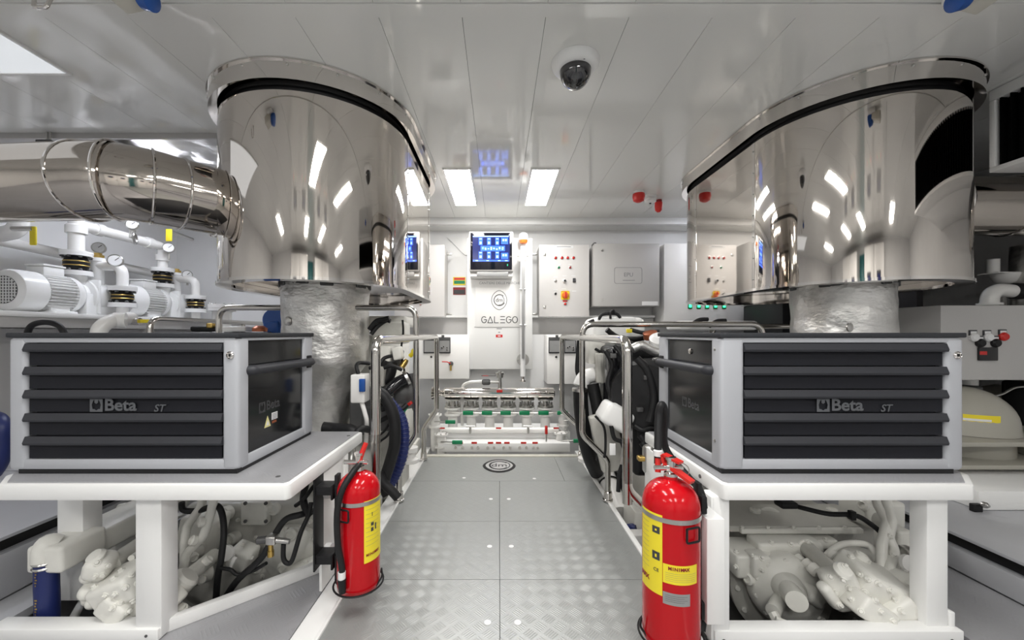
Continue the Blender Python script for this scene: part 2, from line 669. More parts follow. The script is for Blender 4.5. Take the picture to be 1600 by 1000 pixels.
G().box((-1.42, 3.801, CEIL - 0.060), (2.53, 3.999, CEIL - 0.03)).obj('soffit_panel', 'ceiling_white', ce)
G().box((XL, 2.162, CEIL - 0.03), (-1.46, 2.175, CEIL + 0.1)).obj('ceiling_edge_strip', 'grey_cab', ce)
# foil faced insulation above the pumps
g = G()
n, mm = 26, 26
X0, X1, Y0, Y1 = XL + 0.01, -1.43, 2.18, YB - 0.01
vv = []
for j in range(mm + 1):
    for i in range(n + 1):
        vv.append((X0 + (X1 - X0) * i / n, Y0 + (Y1 - Y0) * j / mm, CEIL + 0.06 + 0.02 * math.sin(i * 1.9 + 1.3 * math.sin(j * 1.1)) * math.sin(j * 1.3) + random.uniform(-.004, .004)))
g._new(vv, [(j * (n + 1) + i, j * (n + 1) + i + 1, (j + 1) * (n + 1) + i + 1, (j + 1) * (n + 1) + i) for j in range(mm) for i in range(n)])
g.obj('foil_insulation', 'foil_sheet', ce, sharp=60)


# ================================================================== LAMPS
def led_panel(x0, x1, y0, y1, label, m='led_panel', group=None):
    z = CEIL - 0.006
    t = thing('ceiling_light', label, 'ceiling light', ((x0 + x1) / 2, (y0 + y1) / 2, z), group)
    g = G()
    g.ring([(x0 - .012, y0 - .012), (x1 + .012, y0 - .012), (x1 + .012, y1 + .012), (x0 - .012, y1 + .012)],
           [(x0, y0), (x1, y0), (x1, y1), (x0, y1)], z - 0.003, CEIL - 0.0005)
    g.obj('frame', 'white_gloss', t)
    g = G()
    g._new([(x0, y0, z), (x1, y0, z), (x1, y1, z), (x0, y1, z)], [(0, 3, 2, 1)])
    g.bm.faces.ensure_lookup_table()
    me_o = g.obj('diffuser', m, t)
    return t


led_panel(-0.372, -0.20, 2.63, 3.36, 'lit LED panel in ceiling, left of the pair above the screen')
led_panel(0.225, 0.40, 2.63, 3.36, 'lit LED panel in ceiling, right of the pair above the screen')
for (x, y, where) in [(-0.45, 0.25, 'just above the viewer, left'), (0.45, 0.25, 'just above the viewer, right'), (-0.45, -1.45, 'far behind the viewer, left of centre'),
                      (0.45, -1.45, 'far behind the viewer, right of centre'), (1.9, -1.5, 'far behind the viewer at right'), (-1.9, -1.3, 'far behind the viewer at left')]:
    led_panel(x - 0.09, x + 0.09, y, y + 0.75, 'lit LED panel mirrored in the drums, ' + where, group='ceiling lights behind the viewer')
bigl = led_panel(-2.75, -1.836, 0.85, 1.655, 'large pale square light panel in ceiling above the left steel pipe', 'led_big')
# added fill lamps, out of sight, that brighten and cool the side spaces
for (x, y, lab) in [(-2.35, 2.75, 'added fill lamp, unseen under foil ceiling above white pumps'), (2.05, 3.05, 'added fill lamp, unseen behind the right steel drum')]:
    t = thing('fill_lamp', lab, 'lamp', (x, y, CEIL - 0.03))
    G().box((x - 0.05, y - 0.45, CEIL - 0.03), (x + 0.05, y + 0.45, CEIL + 0.03 if x < 0 else CEIL - 0.001), 0.005).obj('body', 'white_gloss', t)
    G().box((x - 0.04, y - 0.43, CEIL - 0.045), (x + 0.04, y + 0.43, CEIL - 0.031), 0.004).obj('diffuser', 'fill_cool', t)


# ================================================================== STEEL DRUMS
def obround(cx, cy, R, L, n=40):
    """front half circle centred cx,cy; straight sides of length L; rear half circle"""
    pts = []
    for i in range(n + 1):
        a = PI + PI * i / n
        pts.append((cx + R * math.cos(a), cy + R * math.sin(a)))
    for i in range(n + 1):
        a = PI * i / n
        pts.append((cx + R * math.cos(a), cy + L + R * math.sin(a)))
    return pts


def drum(cx, cy, R, L, label, inner):
    zb, zt = 1.105, 1.872
    t = thing('exhaust_drum', label, 'drum', (cx, cy, zb))
    o0 = obround(cx, cy, R, L)
    g = G()
    n = len(o0)
    vv = [(x, y, z) for z in (zb, zb + 0.01, zt) for x, y in o0]
    fs = []
    for k in range(2):
        for i in range(n):
            j = (i + 1) % n
            fs.append((k * n + i, k * n + j, (k + 1) * n + j, (k + 1) * n + i))
    g._new(vv, fs)
    sh = g.obj('shell', 'drum', t, sharp=50)
    g = G()
    g.ring(obround(cx, cy, R + 0.006, L), obround(cx, cy, R - 0.055, L), zb - 0.012, zb + 0.002)
    rim = g.obj('bottom_rim', 'chrome', t)
    g = G()
    g.prism(obround(cx, cy, R - 0.004, L), zb + 0.035, zb + 0.04)
    g.obj('bottom_plate', 'chrome', t)
    g = G()
    g.prism(obround(cx, cy, R - 0.02, L), zt, 1.972)
    g.obj('gasket', 'black', t)
    g = G()
    g.ring(obround(cx, cy, R + 0.034, L), obround(cx, cy, R - 0.01, L), 1.898, 1.978)
    g.ring(obround(cx, cy, R + 0.042, L), obround(cx, cy, R - 0.01, L), 1.972, 1.9785)
    fo = g.obj('top_flange', 'chrome', t)
    pts = obround(cx, cy, R + 0.034, L)
    first = None
    for i in range(2, len(pts), 5):
        x, y = pts[i]
        p = Vector((x, y, 1.955))
        if first is None:
            g = G()
            g.ball(p, 0.006, seg=8, rings=6)
            first = g.obj('rivet', 'steel', fo)
            p0 = p
        else:
            again(first, 'rivet', p - p0, fo)
    # riveted vertical seams where the flat cheek starts
    for yy in (cy + 0.01, cy + L - 0.02):
        x = cx + inner * R
        se = G().box((x - 0.0015, yy - 0.012, zb + 0.001), (x + 0.0015, yy + 0.012, zt)).obj('seam_strip', 'chrome', sh)
        first = None
        for k in range(7):
            p = Vector((x + inner * 0.0015, yy, zb + 0.05 + k * 0.112))
            if first is None:
                g = G()
                g.ball(p, 0.0045, seg=8, rings=6)
                first = g.obj('rivet', 'steel', sh)
                p0 = p
            else:
                again(first, 'rivet', p - p0, sh)
    return t


RD, LD = 0.448, 0.64
dl = drum(-0.93, 2.05, RD, LD, 'mirror-polished steel exhaust drum above left tool chest', 1)
dr = drum(1.79, 2.05, RD, LD, 'mirror-polished steel exhaust drum above right tool chest', -1)


# foil wrapped stacks
def foil_stack(label, prof, c, lean, rb):
    t = thing('foil_wrapped_pipe', label, 'pipe', (c[0], c[1], prof[0][1]))
    sub = []
    N = 46
    for i in range(N + 1):
        z = prof[0][1] + (prof[-1][1] - prof[0][1]) * i / N
        for (a, b) in zip(prof[:-1], prof[1:]):
            if a[1] <= z <= b[1] + 1e-9:
                u = (z - a[1]) / (b[1] - a[1])
                u = u * u * (3 - 2 * u)
                sub.append((a[0] + (b[0] - a[0]) * u, z))
                break
    rnd = [random.uniform(0, 6) for _ in range(8)]

    def wob(tt, z):
        return (0.0022 * math.sin(3 * tt + rnd[0] + z * 9) + 0.0016 * math.sin(7 * tt + rnd[1] - z * 17) +
                0.0020 * math.sin(z * 46 + 2 * math.sin(2 * tt + rnd[2])) + 0.0012 * math.sin(17 * tt + z * 60 + rnd[3]))
    g = G()
    g.lathe(sub, (c[0], c[1], 0), seg=72, wob=wob)
    if lean:
        for v in g.bm.verts:
            if v.co.z < lean[0]:
                v.co.x += lean[1] * (lean[0] - v.co.z)
    g.obj('foil_jacket', 'foil', t, sharp=70)
    for k in range(22):
        g = G()
        a = 2 * PI * k / 22
        x, y = c[0] + math.cos(a) * (rb - 0.006), c[1] + math.sin(a) * (rb - 0.006)
        hh = random.uniform(0.004, 0.026)
        ww = random.uniform(0.022, 0.045)
        g.box((x - ww, y - 0.010, prof[-1][1] - hh), (x + ww, y + 0.010, prof[-1][1] + 0.012), 0.004, 1, rot=a + PI / 2 + random.uniform(-.2, .2))
        g.obj('clamp_tab', 'dark_metal', t)
    return t


fsl = foil_stack('crinkled silver foil-wrapped pipe under the left steel drum', [(0.13, 0.12), (0.14, 0.42), (0.16, 0.60), (0.218, 0.74), (0.216, 1.0), (0.22, 1.128)], (-0.93, 2.10), (0.72, -0.10), 0.22)
fsr = foil_stack('crinkled silver foil-wrapped pipe under the right steel drum', [(0.16, 0.10), (0.18, 0.5), (0.216, 0.74), (0.216, 1.0), (0.22, 1.128)], (1.82, 2.08), None, 0.22)
for (xx, yy, zz, par) in [(-1.03, 1.903, 0.93, fsl), (1.70, 1.896, 0.90, fsr)]:
    g = G()
    g.lathe([(0.022, 0), (0.022, 0.006), (0.012, 0.010)], (xx, yy, zz), (0.3 if xx > 0 else -0.4, -1, 0), seg=18)
    g.obj('washer', 'steel', par)


# ---- mirror exhaust pipes into the drums
def steel_pipe(label, pts, r, rings, fil, brackets=()):
    t = thing('exhaust_pipe', label, 'pipe', (pts[-1][0], pts[-1][1], pts[-1][2] - r))
    g = G()
    g.tube(pts, r, fil=fil, seg=40)
    b = g.obj('pipe_jacket', 'pipe_steel', t, sharp=60)
    for (p, d) in rings:
        g = G()
        g.torus(p, d, r + 0.002, 0.0055, seg=40)
        g.obj('seam_bead', 'chrome', t)
    return t


zp = 1.49
elb = [Vector((-3.28, 1.70, zp)), Vector((-1.56, 1.59, zp)), Vector((-1.475, 1.655, zp)), Vector((-1.15, 2.10, zp))]
d1 = (elb[1] - elb[0]).normalized()
d2 = (elb[2] - elb[1]).normalized()
d3 = (elb[3] - elb[2]).normalized()
pl = steel_pipe('wide polished steel exhaust pipe bending into the left drum', elb, 0.152,
                [(elb[1] - d1 * 0.12, d1), (elb[1], (d1 + d2).normalized()), (elb[2], (d2 + d3).normalized()), (elb[2] + d3 * 0.10, d3)], 0.0)
g = G()
g.torus(elb[2] + d3 * 0.235, d3, 0.156, 0.010, seg=40)
g.obj('collar', 'chrome', pl)
for dx in (0.0, 0.02):
    G().cyl((-2.49 + dx, 2.15, CEIL + 0.02), (-2.49 + dx, 2.15, zp + 0.1), 0.005, seg=8).obj('hanger_rod', 'steel', pl)
G().box((-2.52, 2.12, zp + 0.42), (-2.44, 2.16, zp + 0.435), 0.002).obj('hanger_clamp', 'dark_metal', pl)
G().box((-2.52, 1.60, zp + 0.09), (-2.44, 2.17, zp + 0.105), 0.002).obj('hanger_arm', 'dark_metal', pl)
pr = steel_pipe('short polished steel exhaust pipe leaving right drum toward the wall', [(2.14, 2.0, 1.52), (3.29, 2.0, 1.52)], 0.145,
                [((2.60, 2.0, 1.52), (1, 0, 0)), ((3.0, 2.0, 1.52), (1, 0, 0))], 0.0)
g = G()
g.torus((2.245, 2.0, 1.52), (1, 0, 0), 0.152, 0.012, seg=40)
g.obj('collar', 'chrome', pr)


# ================================================================== TOOL CHESTS
def tool_emblem(g, M, h):
    """white square with a rounded spanner-jaw cut out"""
    s = h
    g.prism([(0, 0), (s, 0), (s, s * .22), (s * .66, s * .22), (s * .5, s * .10), (s * .34, s * .22), (0, s * .22)], 0, 0.0005, M=M)
    g.prism([(0, s * .22), (s * .20, s * .22), (s * .14, s * .55), (s * .26, s * .86), (s * .36, s * .95), (s * .36, s), (0, s)], 0, 0.0005, M=M)
    g.prism([(s, s * .22), (s, s), (s * .64, s), (s * .64, s * .95), (s * .74, s * .86), (s * .86, s * .55), (s * .80, s * .22)], 0, 0.0005, M=M)
    g.prism([(s * .36, s), (s * .36, s * .72), (s * .5, s * .62), (s * .64, s * .72), (s * .64, s)], 0, 0.0005, M=M)


def tool_chest(x0, x1, y0, y1, side, label):
    """side=+1: the side seen is the one at x1; -1: the one at x0"""
    zb, zt = 0.456, 0.872
    t = thing('tool_chest', label, 'tool chest', ((x0 + x1) / 2, (y0 + y1) / 2, zb))
    px = lambda n: n * 1.15 / FPX
    w_plain, w_lock = px(26), px(25)
    post_r = px(38)
    # front openings
    if side > 0:
        fx0, fx1 = x0 + px(27), x1 - px(26)
    else:
        fx0, fx1 = x0 + px(38), x1 - px(28)
    dz0, dz1 = zb + px(18) + 0.008, zt - 0.030
    # base plinth, lid
    G().box((x0 + .03 if side > 0 else x0 + .004, y0 + .002, zb + .0008), (x1 - .004 if side > 0 else x1 - .03, y1 - .01, zb + 0.014)).obj('foot_mat', 'black', t)
    fr = G()
    for (a, b) in ((x0, fx0), (fx1, x1)):
        fr.box((a, y0, zb + 0.010), (b, y0 + 0.055, zt - 0.014), 0.012, 4)
        fr.box((a, y1 - 0.07, zb + 0.010), (b, y1, zt - 0.014), 0.009, 3)
    fr.box((x0 + .01, y0 + .002, zb + 0.010), (x1 - .01, y0 + 0.05, dz0), 0.004)
    fr.box((x0 + .01, y0 + .002, dz1), (x1 - .01, y0 + 0.05, zt - 0.014), 0.004)
    for xx in (x0 + 0.002, x1 - 0.036):
        fr.box((xx, y0 + .02, zb + 0.010), (xx + 0.034, y1 - .02, dz0), 0.004)
        fr.box((xx, y0 + .02, dz1 + 0.006), (xx + 0.034, y1 - .02, zt - 0.014), 0.003)
    fr.box((x0 + .01, y1 - .02, zb + .02), (x1 - .01, y1 - 0.005, zt - .02))
    frame = fr.obj('frame', 'grey_paint', t)
    G().box((x0 - 0.003, y0 - 0.004, zt - 0.0145), (x1 + 0.003, y1 + 0.003, zt), 0.003).obj('lid', 'lid', t)
    G().box((fx0 - .004, y0 + 0.03, dz0 - .004), (fx1 + .004, y0 + 0.05, dz1 + .004)).obj('carcass_back', 'black', t)
    n = 5
    dh = (dz1 - dz0) / n
    first = None
    for i in range(n):
        a = dz0 + i * dh
        if first is None:
            # pan with a dished front
            m = 14
            g = G()
            vv, fs = [], []
            zs = [0.002, dh * 0.30, dh * 0.62]
            for j, z in enumerate(zs):
                for q in range(m + 1):
                    u = q / m
                    dish = 0.006 * (1 - (2 * u - 1) ** 6) * (j / 2.0)
                    vv.append((fx0 + 0.004 + (fx1 - fx0 - 0.008) * u, y0 + 0.008 + dish, a + z))
            for j in range(2):
                for q in range(m):
                    fs.append((j * (m + 1) + q, j * (m + 1) + q + 1, (j + 1) * (m + 1) + q + 1, (j + 1) * (m + 1) + q))
            g._new(vv, fs)
            g.box((fx0 + 0.004, y0 + 0.015, a + 0.002), (fx1 - 0.004, y0 + 0.028, a + dh - 0.003))
            first = g.obj('drawer', 'drawer', t)
            g = G()
            h0, h1 = a + dh * 0.60, a + dh - 0.0015
            prof = [(y0 + 0.014, h0), (y0 - 0.004, h0 + 0.002), (y0 - 0.006, h0 + 0.008), (y0 + 0.001, h1), (y0 + 0.016, h1)]
            k = len(prof)
            vv = [(x, y, z) for x in (fx0 - 0.002, fx1 + 0.002) for y, z in prof]
            g._new(vv, [(i2, (i2 + 1) % k, k + (i2 + 1) % k, k + i2) for i2 in range(k)] + [tuple(range(k)), tuple(range(k, 2 * k))])
            hs = g.obj('grip_strip', 'handle_strip', first)
        else:
            d = again(first, 'drawer', (0, 0, i * dh), t)
            again(hs, 'grip_strip', (0, 0, i * dh), d)
        if i == 2:
            mid = a + dh * 0.30
    # lettering on the middle drawer
    xc = (fx0 + fx1) / 2 + (px(-55) if side > 0 else px(-43))
    hh = px(20)
    yf = y0 + 0.0055
    M = facing((xc, yf, mid - hh * 0.48))
    g = G()
    tool_emblem(g, M, hh)
    g.obj('emblem', 'print_silver', t)
    text('lettering', 'Beta', hh * 1.30, facing((xc + hh * 1.12, yf, mid + hh * 0.02)), 'print_silver', t, align='LEFT', bold=0.0012, sx=1.08)
    text('lettering', 'ST', hh * 0.80, facing((xc + hh * 5.0, yf, mid - hh * 0.22)), 'print_silver', t, align='LEFT', shear=0.25, bold=0.0004)
    # lock on the right-hand front post
    lx = x1 - px(12)
    g = G()
    g.lathe([(0.0115, 0), (0.0115, 0.003), (0.0085, 0.006), (0.0075, 0.004), (0.0, 0.004)], (lx, y0, P(0, 555, 1.15).z), (0, -1, 0), seg=20)
    lk = g.obj('lock', 'chrome', t)
    G().box((lx - .0012, y0 - .0068, P(0, 555, 1.15).z - .004), (lx + .0012, y0 - .0035, P(0, 555, 1.15).z + .004)).obj('key_slot', 'black', lk)
    # side panel, recessed between the posts
    xsid = x1 if side > 0 else x0
    for xq, sg in ((x1, 1), (x0, -1)):
        G().box((xq - sg * 0.020, y0 + 0.04, zb + .03), (xq - sg * 0.010, y1 - 0.05, zt - .02)).obj('side_panel', 'smoked', t)
    sg = side
    # grab bar on the visible side
    g = G()
    zh = P(0, 566, 1.5).z - 0.003
    xo = xsid + sg * 0.012
    g.tube([(xsid - sg * 0.012, y0 + 0.05, zh), (xo, y0 + 0.056, zh), (xo, y1 - 0.035, zh), (xsid - sg * 0.012, y1 - 0.03, zh)], 0.0155, fil=0.012, seg=16)
    g.obj('side_handle', 'handle_strip', t)
    G().box((xsid - sg * 0.02, y1 - 0.055, zh - 0.026), (xsid + sg * 0.004, y1 - 0.012, zh + 0.026), 0.006).obj('handle_mount', 'black', t)
    right = (0, 1, 0) if side > 0 else (0, -1, 0)
    xs_ = xsid - sg * 0.0098
    ymid = y0 + (0.20 if side > 0 else 0.175)
    e = 0.034
    base = Vector((xs_, ymid, P(0, 627, 1.4).z))
    r = Vector(right)
    g = G()
    tool_emblem(g, facing(base - r * 0.085 - Vector((0, 0, e * 0.5)), right), e)
    g.obj('emblem', 'print_dim', t)
    text('lettering', 'Beta', e * 1.3, facing(base - r * 0.045, right), 'print_dim', t, align='LEFT', bold=0.0009)
    if side > 0:
        wz = P(0, 660, 1.3).z
        M = facing((xs_, ymid - 0.02, wz), right)
        G().prism([(-0.036, -0.018), (0.0, -0.018), (-0.018, 0.020)], 0, 0.0008, M=M).obj('warning_sticker', 'pale_yellow', t)
        w2 = G().prism([(-0.026, -0.012), (-0.010, -0.012), (-0.018, 0.004)], 0.0008, 0.0012, M=M).obj('warning_triangle', 'label_white', t)
        G().prism([(0.006, 0.000), (0.040, 0.000), (0.040, 0.024), (0.006, 0.024)], 0, 0.0008, M=M).obj('notice_sticker', 'label_white', t)
        g = G()
        for k in range(4):
            g.prism([(0.009, 0.003 + k * .005), (0.037, 0.003 + k * .005), (0.037, 0.005 + k * .005), (0.009, 0.005 + k * .005)], 0.0008, 0.0012, M=M)
        g.obj('notice_print', 'print_grey', t)
        G().prism([(0.008, -0.012), (0.034, -0.012), (0.034, -0.004), (0.008, -0.004)], 0, 0.0008, M=M).obj('red_print', 'copper', t)
    else:
        g = G()
        g.lathe([(0.010, 0), (0.010, 0.004), (0.006, 0.006)], (xs_, y0 + 0.20, P(0, 548, 1.4).z), (-1, 0, 0), seg=16)
        g.obj('lock', 'chrome', t)
        for zz in (zt - 0.05, zb + 0.09):
            g = G()
            g.lathe([(0.005, 0), (0.005, 0.002), (0.003, 0.003)], (x0, y0 + 0.03, zz), (-1, 0, 0), seg=10)
            g.obj('screw', 'steel', t)
    return t


chl = tool_chest(-1.448, -0.769, 1.15, 1.612, 1, 'grey five-drawer tool chest with warning stickers, on left table')
chr_ = tool_chest(0.652, 1.371, 1.15, 1.60, -1, 'grey five-drawer tool chest on the right table')


# ================================================================== TABLES
def table_top(t, poly, z1, th=0.048):
    g = G()
    g.prism(poly, z1 - th, z1 - 0.003, bev=0.006)
    g.obj('apron', 'white_gloss', t)
    cx = sum(p[0] for p in poly) / len(poly)
    cy = sum(p[1] for p in poly) / len(poly)
    ins = [(p[0] + (0.012 if p[0] < cx else -0.012), p[1] + (0.012 if p[1] < cy else -0.012)) for p in poly]
    G().prism(ins, z1 - 0.006, z1 + 0.001).obj('top_plate', 'plate_side', t)


ZT = 0.455
tl = thing('equipment_table', 'low white table with chequer-plate top carrying the left tool chest', 'table', (-1.0, 1.35, 0))
table_top(tl, [(-1.385, 1.078), (-0.590, 1.078), (-0.581, 1.090), (-0.581, 1.66), (-1.455, 1.66), (-1.455, 1.15)], ZT)
G().box((-1.040, 1.115, 0.0), (-0.965, 1.175, ZT - 0.045), 0.004).obj('leg', 'white_gloss', tl)
G().box((-1.445, 1.275, -0.004), (-1.36, 1.34, ZT - 0.045), 0.004).obj('leg', 'white_gloss', tl)
G().box((-1.46, 1.106, -0.003), (-0.968, 1.16, 0.030), 0.003).obj('bottom_rail', 'white_gloss', tl)
# slanted bottom rail
ang = math.atan2(1.475 - 1.14, -0.615 + 0.985)
c = Vector((-0.80, 1.3075, 0.013))
G().box((c.x - 0.255, c.y - 0.012, -0.004), (c.x + 0.255, c.y + 0.012, 0.034), 0.003, rot=ang).obj('bottom_rail', 'white_gloss', tl)
G().box((-0.638, 1.47, -0.004), (-0.582, 1.51, ZT - 0.045), 0.004).obj('leg', 'white_gloss', tl)
for (xx, yy) in ((-0.64, 1.13), (-0.61, 1.58)):
    G().cyl((xx, yy, ZT - 0.001), (xx, yy, ZT + 0.0018), 0.007, seg=10).obj('screw', 'dark_metal', tl)
G().cyl((-1.0, 1.107, 0.013), (-1.0, 1.104, 0.013), 0.004, seg=10).obj('screw', 'dark_metal', tl)

tr = thing('equipment_table', 'low white table with chequer-plate top carrying the right tool chest', 'table', (1.0, 1.35, 0))
table_top(tr, [(0.627, 1.078), (1.312, 1.078), (1.395, 1.16), (1.395, 1.66), (0.618, 1.66), (0.618, 1.090)], ZT)
G().box((0.603, 1.10, 0.0), (0.650, 1.155, ZT - 0.045), 0.004).obj('leg', 'white_gloss', tr)
G().box((1.222, 1.115, 0.0), (1.283, 1.165, ZT - 0.045), 0.004).obj('leg', 'white_gloss', tr)
G().box((1.284, 1.112, 0.030), (1.300, 1.168, 0.075), 0.003).obj('leg_foot', 'white_gloss', tr)
G().box((0.605, 1.095, -0.02), (1.305, 1.14, 0.034), 0.003).obj('bottom_rail', 'white_gloss', tr)
G().box((0.596, 1.098, 0.0), (0.603, 1.60, ZT - 0.046), 0.002).obj('side_plate', 'white_gloss', tr)
for (yy, zz) in ((1.2, ZT - 0.024), (1.42, ZT - 0.024)):
    G().cyl((0.6185, yy, zz), (0.6155, yy, zz), 0.006, seg=10).obj('screw', 'dark_metal', tr)
for xx in (0.63, 1.27):
    G().cyl((xx, 1.096, 0.008), (xx, 1.093, 0.008), 0.005, seg=10).obj('screw', 'dark_metal', tr)
G().box((0.66, 1.20, -0.02), (0.685, 1.60, 0.02), 0.002, rot=0.08).obj('base_rail', 'white_gloss', tr)


# ================================================================== EXTINGUISHERS
def extinguisher(c, r, z0, z1, label, hose_pts, label_dir, group=None):
    x, y = c
    t = thing('fire_extinguisher', label, 'fire extinguisher', (x, y, z0))
    h = z1 - z0
    prof = [(r * 0.86, 0), (r * 0.985, 0.006), (r, 0.02)]
    prof += [(r, h - r * 1.0)]
    for k in range(1, 10):
        a = PI / 2 * k / 10
        prof.append((r * (0.20 + 0.80 * math.cos(a)), h - r * 1.0 + r * 0.92 * math.sin(a)))
    prof += [(r * 0.24, h - 0.004), (r * 0.24, h + 0.004)]
    g = G()
    g.lathe(prof, (x, y, z0), seg=48)
    body = g.obj('cylinder', 'red', t, sharp=50)
    # valve, neck
    g = G()
    g.lathe([(0.017, 0), (0.017, 0.012), (0.011, 0.014), (0.011, 0.045), (0.014, 0.047), (0.014, 0.055)], (x, y, z1), seg=18)
    v = g.obj('valve', 'chrome', t)
    g = G()
    g.cyl((x - 0.045, y - 0.004, z1 + 0.026), (x + 0.03, y - 0.004, z1 + 0.026), 0.007, seg=12)
    g.obj('outlet', 'chrome', v)
    return t, body, v


def label_wrap(name, body, c, r, a0, a1, z0, z1, m, lift=0.0007, n=14):
    g = G()
    vv, fs = [], []
    for j, z in enumerate((z0, z1)):
        for i in range(n + 1):
            a = a0 + (a1 - a0) * i / n
            vv.append((c[0] + (r + lift) * math.cos(a), c[1] + (r + lift) * math.sin(a), z))
    for i in range(n):
        fs.append((i, i + 1, n + 1 + i + 1, n + 1 + i))
    g._new(vv, fs)
    return g.obj(name, m, body)


def wrap_text(body, c, r, a, z, s, size, m, parent, bold=0.0, lift=0.0016):
    """letters set one after the other around the cylinder; a = angle of the text middle"""
    w = size * 0.62
    n = len(s)
    for i, ch in enumerate(s):
        if ch == ' ':
            continue
        aa = a + (i - (n - 1) / 2) * w / r
        rad = Vector((math.cos(aa), math.sin(aa), 0))
        right = Vector((-math.sin(aa), math.cos(aa), 0))
        text('letter', ch, size, facing(Vector((c[0], c[1], z)) + rad * (r + lift), right), m, parent, th=0.0003, bold=bold)


D = math.radians
# ---- right one
cR, rR, z0R, z1R = (0.461, 1.05), 0.0725, 0.052, 0.484
eR, bR, vR = extinguisher(cR, rR, z0R, z1R, 'larger red fire extinguisher with yellow labels, fixed to right table side', None, None)
zz = lambda py: P(0, py, 0.985).z
lab = label_wrap('yellow_label', bR, cR, rR, D(174), D(231), zz(935), zz(808), 'yellow')
lab2 = label_wrap('yellow_label', bR, cR, rR, D(232), D(302), zz(912), zz(882), 'yellow')
lab3 = label_wrap('silver_label', bR, cR, rR, D(232), D(284), zz(945), zz(926), 'label_silver')
wrap_text(bR, cR, rR, D(262), zz(888), 'MINIMAX', 0.0115, 'dark_red', lab2, bold=0.0004)
g_lines = [(D(236), D(298), zz(895 + 3.0 * k) - 0.0006, zz(895 + 3.0 * k)) for k in range(5)]
for (a0, a1, za, zb_) in g_lines:
    label_wrap('print_line', lab2, cR, rR, a0, a1, za, zb_, 'print_grey', lift=0.0012, n=8)
for k in range(4):
    label_wrap('print_line', lab3, cR, rR, D(236), D(278 - 6 * (k % 2)), zz(930 + 3 * k) - 0.0006, zz(930 + 3 * k), 'print_dark', lift=0.0012, n=8)
for (a0, a1, ya, yb) in [(D(210), D(226), 828, 839), (D(210), D(226), 868, 881)]:
    label_wrap('pictogram', lab, cR, rR, a0, a1, zz(yb), zz(ya), 'print_dark', lift=0.0012, n=6)
    label_wrap('pictogram', lab, cR, rR, a0 + D(6), a1 - D(6), zz(yb - 4), zz(ya + 4), 'yellow', lift=0.0016, n=6)
for k in range(11):
    label_wrap('print_line', lab, cR, rR, D(178), D(202), zz(818 + 8 * k) - 0.0007, zz(818 + 8 * k), 'print_grey', lift=0.0012, n=8)
wrap_text(bR, cR, rR, D(190), zz(916), 'MAX', 0.016, 'dark_red', lab, bold=0.0006)
text_z = zz(897)
wrap_text(bR, cR, rR, D(219), text_z, 'CE', 0.012, 'print_dark', lab)
# ---- left one
cL, rL, z0L, z1L = (-0.446, 1.24), 0.065, 0.070, 0.437
eL, bL, vL = extinguisher(cL, rL, z0L, z1L, 'smaller red fire extinguisher with black hose, fixed beside left table', None, None)
zl = lambda py: P(0, py, 1.19).z
labL = label_wrap('yellow_label', bL, cL, rL, D(303), D(372), zl(880), zl(783), 'yellow')
for k in range(10):
    label_wrap('print_line', labL, cL, rL, D(308), D(352), zl(790 + 7 * k) - 0.0007, zl(790 + 7 * k), 'print_grey', lift=0.0012, n=8)
for (a0, a1, ya, yb) in ((D(322), D(331), 819, 824), (D(322), D(330), 827, 833), (D(335), D(340), 822, 832), (D(325), D(327), 803, 809)):
    label_wrap('bold_print', labL, cL, rL, a0, a1, zl(yb), zl(ya), 'print_dark', lift=0.0014, n=4)
wrap_text(bL, cL, rL, D(330), zl(868), 'MINIMAX', 0.011, 'dark_red', labL, bold=0.0003)


def ext_fittings(t, body, c, r, z0, z1, zband, out, hand):
    """steel band, wire loop handle, bracket, safety levers; out = direction (unit x sign) towards the plate"""
    g = G()
    g.lathe([(r + 0.0005, -0.006), (r + 0.002, -0.006), (r + 0.002, 0.006), (r + 0.0005, 0.006)], (c[0], c[1], zband), seg=48, cap=False)
    g.obj('strap', 'steel', t)
    g = G()
    a0 = D(288) if out > 0 else D(252)
    pts = []
    for (da, dz) in ((-14, -0.012), (14, -0.012), (14, -0.048), (-14, -0.048), (-14, -0.012)):
        a = a0 + D(da)
        pts.append((c[0] + (r + 0.008) * math.cos(a), c[1] + (r + 0.008) * math.sin(a), zband + dz))
    g.tube(pts, 0.0027, fil=0.006, seg=8)
    g.obj('wire_loop', 'black', t)
    # back bar of the bracket
    g = G()
    xb = c[0] + out * (r + 0.010)
    yb = c[1] + 0.02
    g.box((xb - 0.006, yb - 0.014, z0 + 0.01), (xb + 0.006, yb + 0.014, z1 - 0.02), 0.003)
    for zz_ in (zband + 0.015, z0 + 0.075):
        g.box((xb - 0.004, yb - 0.03, zz_ - 0.024), (xb + 0.012 if out > 0 else xb - 0.012, yb + 0.012, zz_ + 0.024), 0.004)
    br = g.obj('wall_bracket', 'black', t)
    g = G()
    g.torus((c[0], c[1], z0 + 0.012), (0, 0, 1), r + 0.010, 0.003, seg=36, rs=6)
    g.tube([(c[0] + out * (r + .01), c[1], z0 + .012), (c[0] + out * .03, c[1] - r * .5, z0 - .006), (c[0] - out * .05, c[1] - r * .4, z0 - .006), (c[0] - out * (r + .01), c[1], z0 + .03), (c[0] - out * (r + .01), c[1] - .01, z0 + .06)], 0.003, fil=0.015, seg=8)
    g.obj('wire_cradle', 'black', t)


ext_fittings(eR, bR, cR, rR, z0R, z1R, zz(815), 1, None)
ext_fittings(eL, bL, cL, rL, z0L, z1L, zl(787), -1, None)
